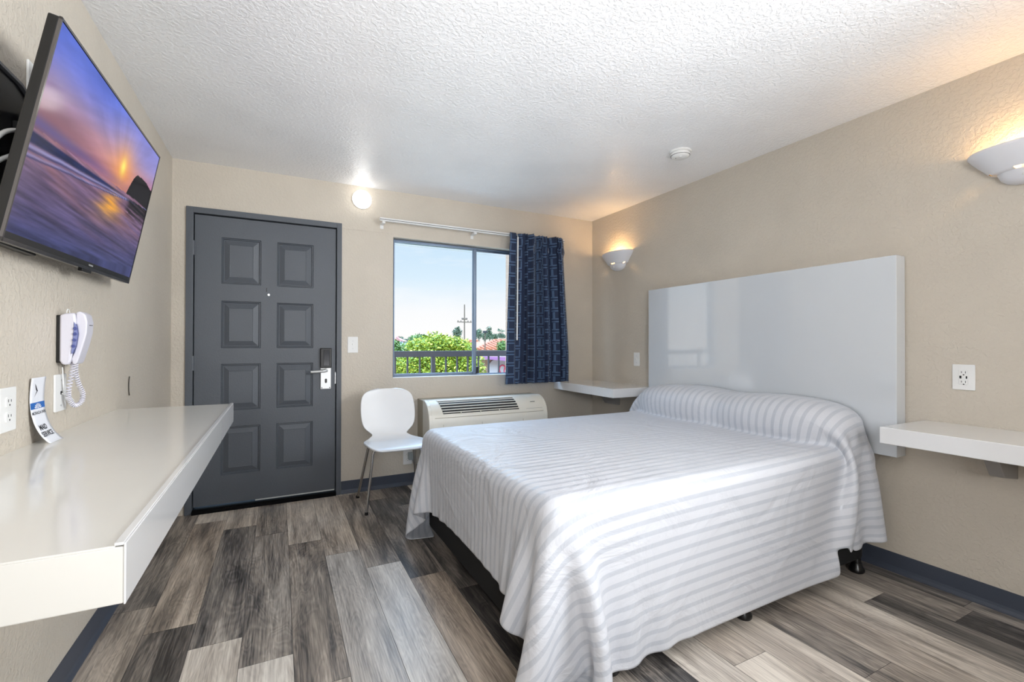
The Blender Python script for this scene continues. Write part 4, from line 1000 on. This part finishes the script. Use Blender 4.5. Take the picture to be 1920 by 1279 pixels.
for i_, (px, py, wpx, hpx, lb) in enumerate(((857, 621, 8.5, 9, 'tall grey-green tree left of the tall utility pole'), (897, 624, 8, 8, 'grey-green tree just right of the window mullion'), (909, 628, 5, 7, 'low dark tree behind the thin lamp pole'), (917.5, 624, 5, 11, 'dark conical tree right of the thin lamp pole'), (927, 631, 6, 5, 'low dark tree between the conical tree and the far right tree'), (939, 626, 9, 9, 'dark spreading tree at the far right of the skyline'))):
    k_ = 58 + (i_ % 3)*9; c3 = P_(px, py, k_); rx, rz = wpx*k_/800, hpx*k_/800; ry = 0.8
    bl = [(c3.x, k_, c3.z, rx*.7, ry, rz*.7), (c3.x-rx*.5, k_, c3.z-rz*.3, rx*.45, ry, rz*.5), (c3.x+rx*.5, k_, c3.z-rz*.35, rx*.45, ry, rz*.5), (c3.x+rx*.2, k_, c3.z+rz*.5, rx*.4, ry, rz*.4), (c3.x, k_, c3.z-rz*.9, rx*.85, ry, rz*.6)]
    if i_ == 3: bl = [(c3.x, k_, c3.z+rz*(0.8-0.4*i), rx*(0.25+0.18*i), ry, rz*0.32) for i in range(5)]
    if i_ == 5: bl = [(c3.x, k_, c3.z-rz*.4, rx*.9, ry, rz*.55), (c3.x-rx*.4, k_, c3.z+rz*.75, rx*.35, ry, rz*.28), (c3.x+rx*.5, k_, c3.z+rz*.55, rx*.3, ry, rz*.2), (c3.x+rx*.6, k_, c3.z-rz*.6, rx*.5, ry, rz*.4)]
    tree('distant_tree', (c3.x, k_), GZ, bl, 900, 0.22, FOLD, lb, px, 0.10, group=None)
for (px, py, lb) in ((750, 635, 'hazy dark tree low on the skyline at the far left'), (770, 636, 'hazy tree low on the skyline left of the round green tree')):
    kk = 90 if px == 750 else 84; c3 = P_(px, py, kk); tree('distant_tree', (c3.x, kk), GZ, [(c3.x, kk, c3.z-.1, .7, .8, .5), (c3.x+.6, kk, c3.z-.4, .6, .8, .5), (c3.x-.6, kk, c3.z-.4, .6, .8, .5)], 500, 0.3, FOLD, lb, px, 0.25)
def pole(name, px, ytop, Y, r, label, arms=()):
    c3 = P_(px, ytop, Y); t = thing(name, (c3.x, Y, GZ), label, 'pole')
    b = nb(); tube(b, [(c3.x, Y, GZ), (c3.x, Y, c3.z)], [r*1.2, r*0.8], 10); obj('shaft', b, BARK, t, auto=40)
    for (py, w_) in arms:
        zc = P_(px, py, Y).z; a = boxo('crossarm', (c3.x-w_, c3.x+w_, Y-0.06, Y+0.06, zc-0.05, zc+0.05), BARK, t)
        for k in (-0.9, -0.5, 0.5, 0.9):
            b = nb(); tube(b, [(c3.x+w_*k, Y, zc+0.05), (c3.x+w_*k, Y, zc+0.18)], 0.04, 8); obj('insulator', b, DARK, a)
pole('utility_pole', 871, 571, 48, 0.075, 'tall wooden utility pole with crossarms beyond the citrus tree', ((599, 0.32), (604, 0.85)))
pole('lamp_pole', 909.5, 622, 22, 0.035, 'thin pole standing in front of the orange tiled roof')
t_ = bpy.data.objects['lamp_pole']
b = nb(); c3 = P_(909.5, 622, 22); box(b, c3.x-0.10, c3.x+0.10, 21.92, 22.08, c3.z-0.07, c3.z+0.04); obj('lamp_head', b, DARK, t_)

def house(name, x0, x1, y0, y1, ze, zr, label, roof, hip=2.0, wallm=STUC, pitch_tiles=True):
    t = thing(name, ((x0+x1)/2, y0, GZ), label, 'house')
    boxo('wall', (x0+0.3, x1-0.3, y0+0.3, y1-0.3, GZ, ze), wallm, t)
    b = nb(); ym = (y0+y1)/2; hy = min(hip, (x1-x0)/2-.1)
    e = [b.verts.new(p) for p in ((x0, y0, ze), (x1, y0, ze), (x1, y1, ze), (x0, y1, ze))]; r1 = b.verts.new((x0+hy, ym, zr)); r2 = b.verts.new((x1-hy, ym, zr))
    b.faces.new((e[0], e[1], r2, r1)); b.faces.new((e[2], e[3], r1, r2)); b.faces.new((e[1], e[2], r2)); b.faces.new((e[3], e[0], r1)); b.faces.new((e[0], e[3], e[2], e[1]))
    rf = obj('roof', b, roof, t)
    if pitch_tiles:
        b = nb(); n = int((x1-x0)/0.34)
        for i in range(1, n):
            x = x0+(x1-x0)*i/n; f = min(1, (x-x0)/hy, (x1-x)/hy)
            tube(b, [(x, y0-0.03, ze+0.03), (x, y0+(ym-y0)*f, ze+(zr-ze)*f+0.03)], 0.075, 6)
        obj('tile_rows', b, roof, rf, smooth=True)
    b = nb(); tube(b, [(x0+hy, ym, zr+.03), (x1-hy, ym, zr+.03)], 0.09, 6); tube(b, [(x0, y0, ze+.02), (x0+hy, ym, zr+.03)], 0.08, 6); obj('ridge_tiles', b, roof, rf)
    bw = nb(); box(bw, (x0+x1)/2-.8, (x0+x1)/2+.8, y0+0.27, y0+0.31, ze-1.6, ze-.5); obj('window_opening', bw, DARK, t)
    return t
a = P_(893, 656, 24); b2_ = P_(890, 640, 27)
house('tiled_house', a.x-0.1, a.x+9.5, 24, 30, a.z, b2_.z+0.05, 'house with an orange ribbed tile roof seen right of the window mullion', TILE, 2.6)
a = P_(868, 657, 27); house('tiled_house', a.x+1.5, a.x+4.6, 31.5, 36, P_(868, 655, 27).z, P_(875, 639, 30).z, 'house with a plain orange roof directly behind the window mullion', TILE, 0.8, pitch_tiles=False)
a = P_(815, 637, 50); house('tiled_house', a.x, P_(880, 637, 50).x, 50, 58, P_(850, 636.5, 50).z, P_(850, 631, 54).z, 'long house with a pinkish roof behind the citrus tree top', TILE2, 1.5, pitch_tiles=False)
a = P_(748, 655, 30); house('tiled_house', a.x, P_(772, 655, 30).x, 30, 36, P_(760, 654, 30).z, P_(760, 645, 33).z, 'small house with an orange roof at the left of the view', TILE, 1.2, mat('white_stucco', srgb(170, 162, 152), 0.8), False)
a = P_(753, 640, 46); house('tiled_house', a.x, P_(765, 640, 46).x, 46, 52, P_(758, 640, 46).z, P_(758, 633, 49).z, 'far small brownish roofed house on the left skyline', TILE2, 1.0, pitch_tiles=False)
a = P_(752, 648, 38); house('tiled_house', a.x, P_(775, 648, 38).x, 38, 42, P_(758, 647, 38).z, P_(758, 643, 40).z, 'pale grey roofed house between the two left houses', mat('pale_roof', srgb(140, 144, 154), 0.7), 1.0, mat('white_wall', srgb(166, 166, 166), 0.8), False)
# peach building with purple canopy, low right
pl = P_(892, 672, 11); pr_ = P_(1000, 672, 11)
t = thing('shop_building', ((pl.x+pr_.x)/2, 11, GZ), 'peach stucco shop wall with an arch and purple canopy at lower right of the view', 'building')
boxo('wall', (pl.x, pr_.x, 11.0, 13.5, GZ, P_(900, 675, 11).z), STUC, t)
b = nb(); z1 = P_(900, 668, 11).z; z2 = P_(948, 675, 11).z
prism(b, [(pl.x+0.1, z1), (pr_.x, z1-0.05), (pr_.x, z2-0.12), (pl.x+0.1, z1-0.06)], lambda a, z: (a, 10.7, z), (0, 0.5, 0)); obj('canopy', b, mat('purple_canopy', srgb(140, 92, 132), 0.6), t)
ax_ = P_(940, 690, 10.98)
b = nb(); pts = [(ax_.x-0.38, GZ+1.2), (ax_.x+1.0, GZ+1.2)] + [(ax_.x+0.31+0.69*math.cos(q_), 0.55+0.34*math.sin(q_)) for q_ in [math.radians(v) for v in range(0, 181, 15)]]
prism(b, pts, lambda a, z: (a, 10.96, z), (0, 0.05, 0)); ar = obj('arch_panel', b, mat('white_panel', srgb(168, 160, 160), 0.7), t)
b = nb()
for k in range(3): tube(b, [(ax_.x+0.02+0.14*k+0.09*math.cos(q_), 10.955, 0.50-0.09*k*0.5+0.11*math.sin(q_)) for q_ in [math.radians(v) for v in range(0, 271, 30)]], 0.018, 6)
obj('red_scroll', b, mat('red_paint', srgb(190, 60, 84), 0.6), ar)
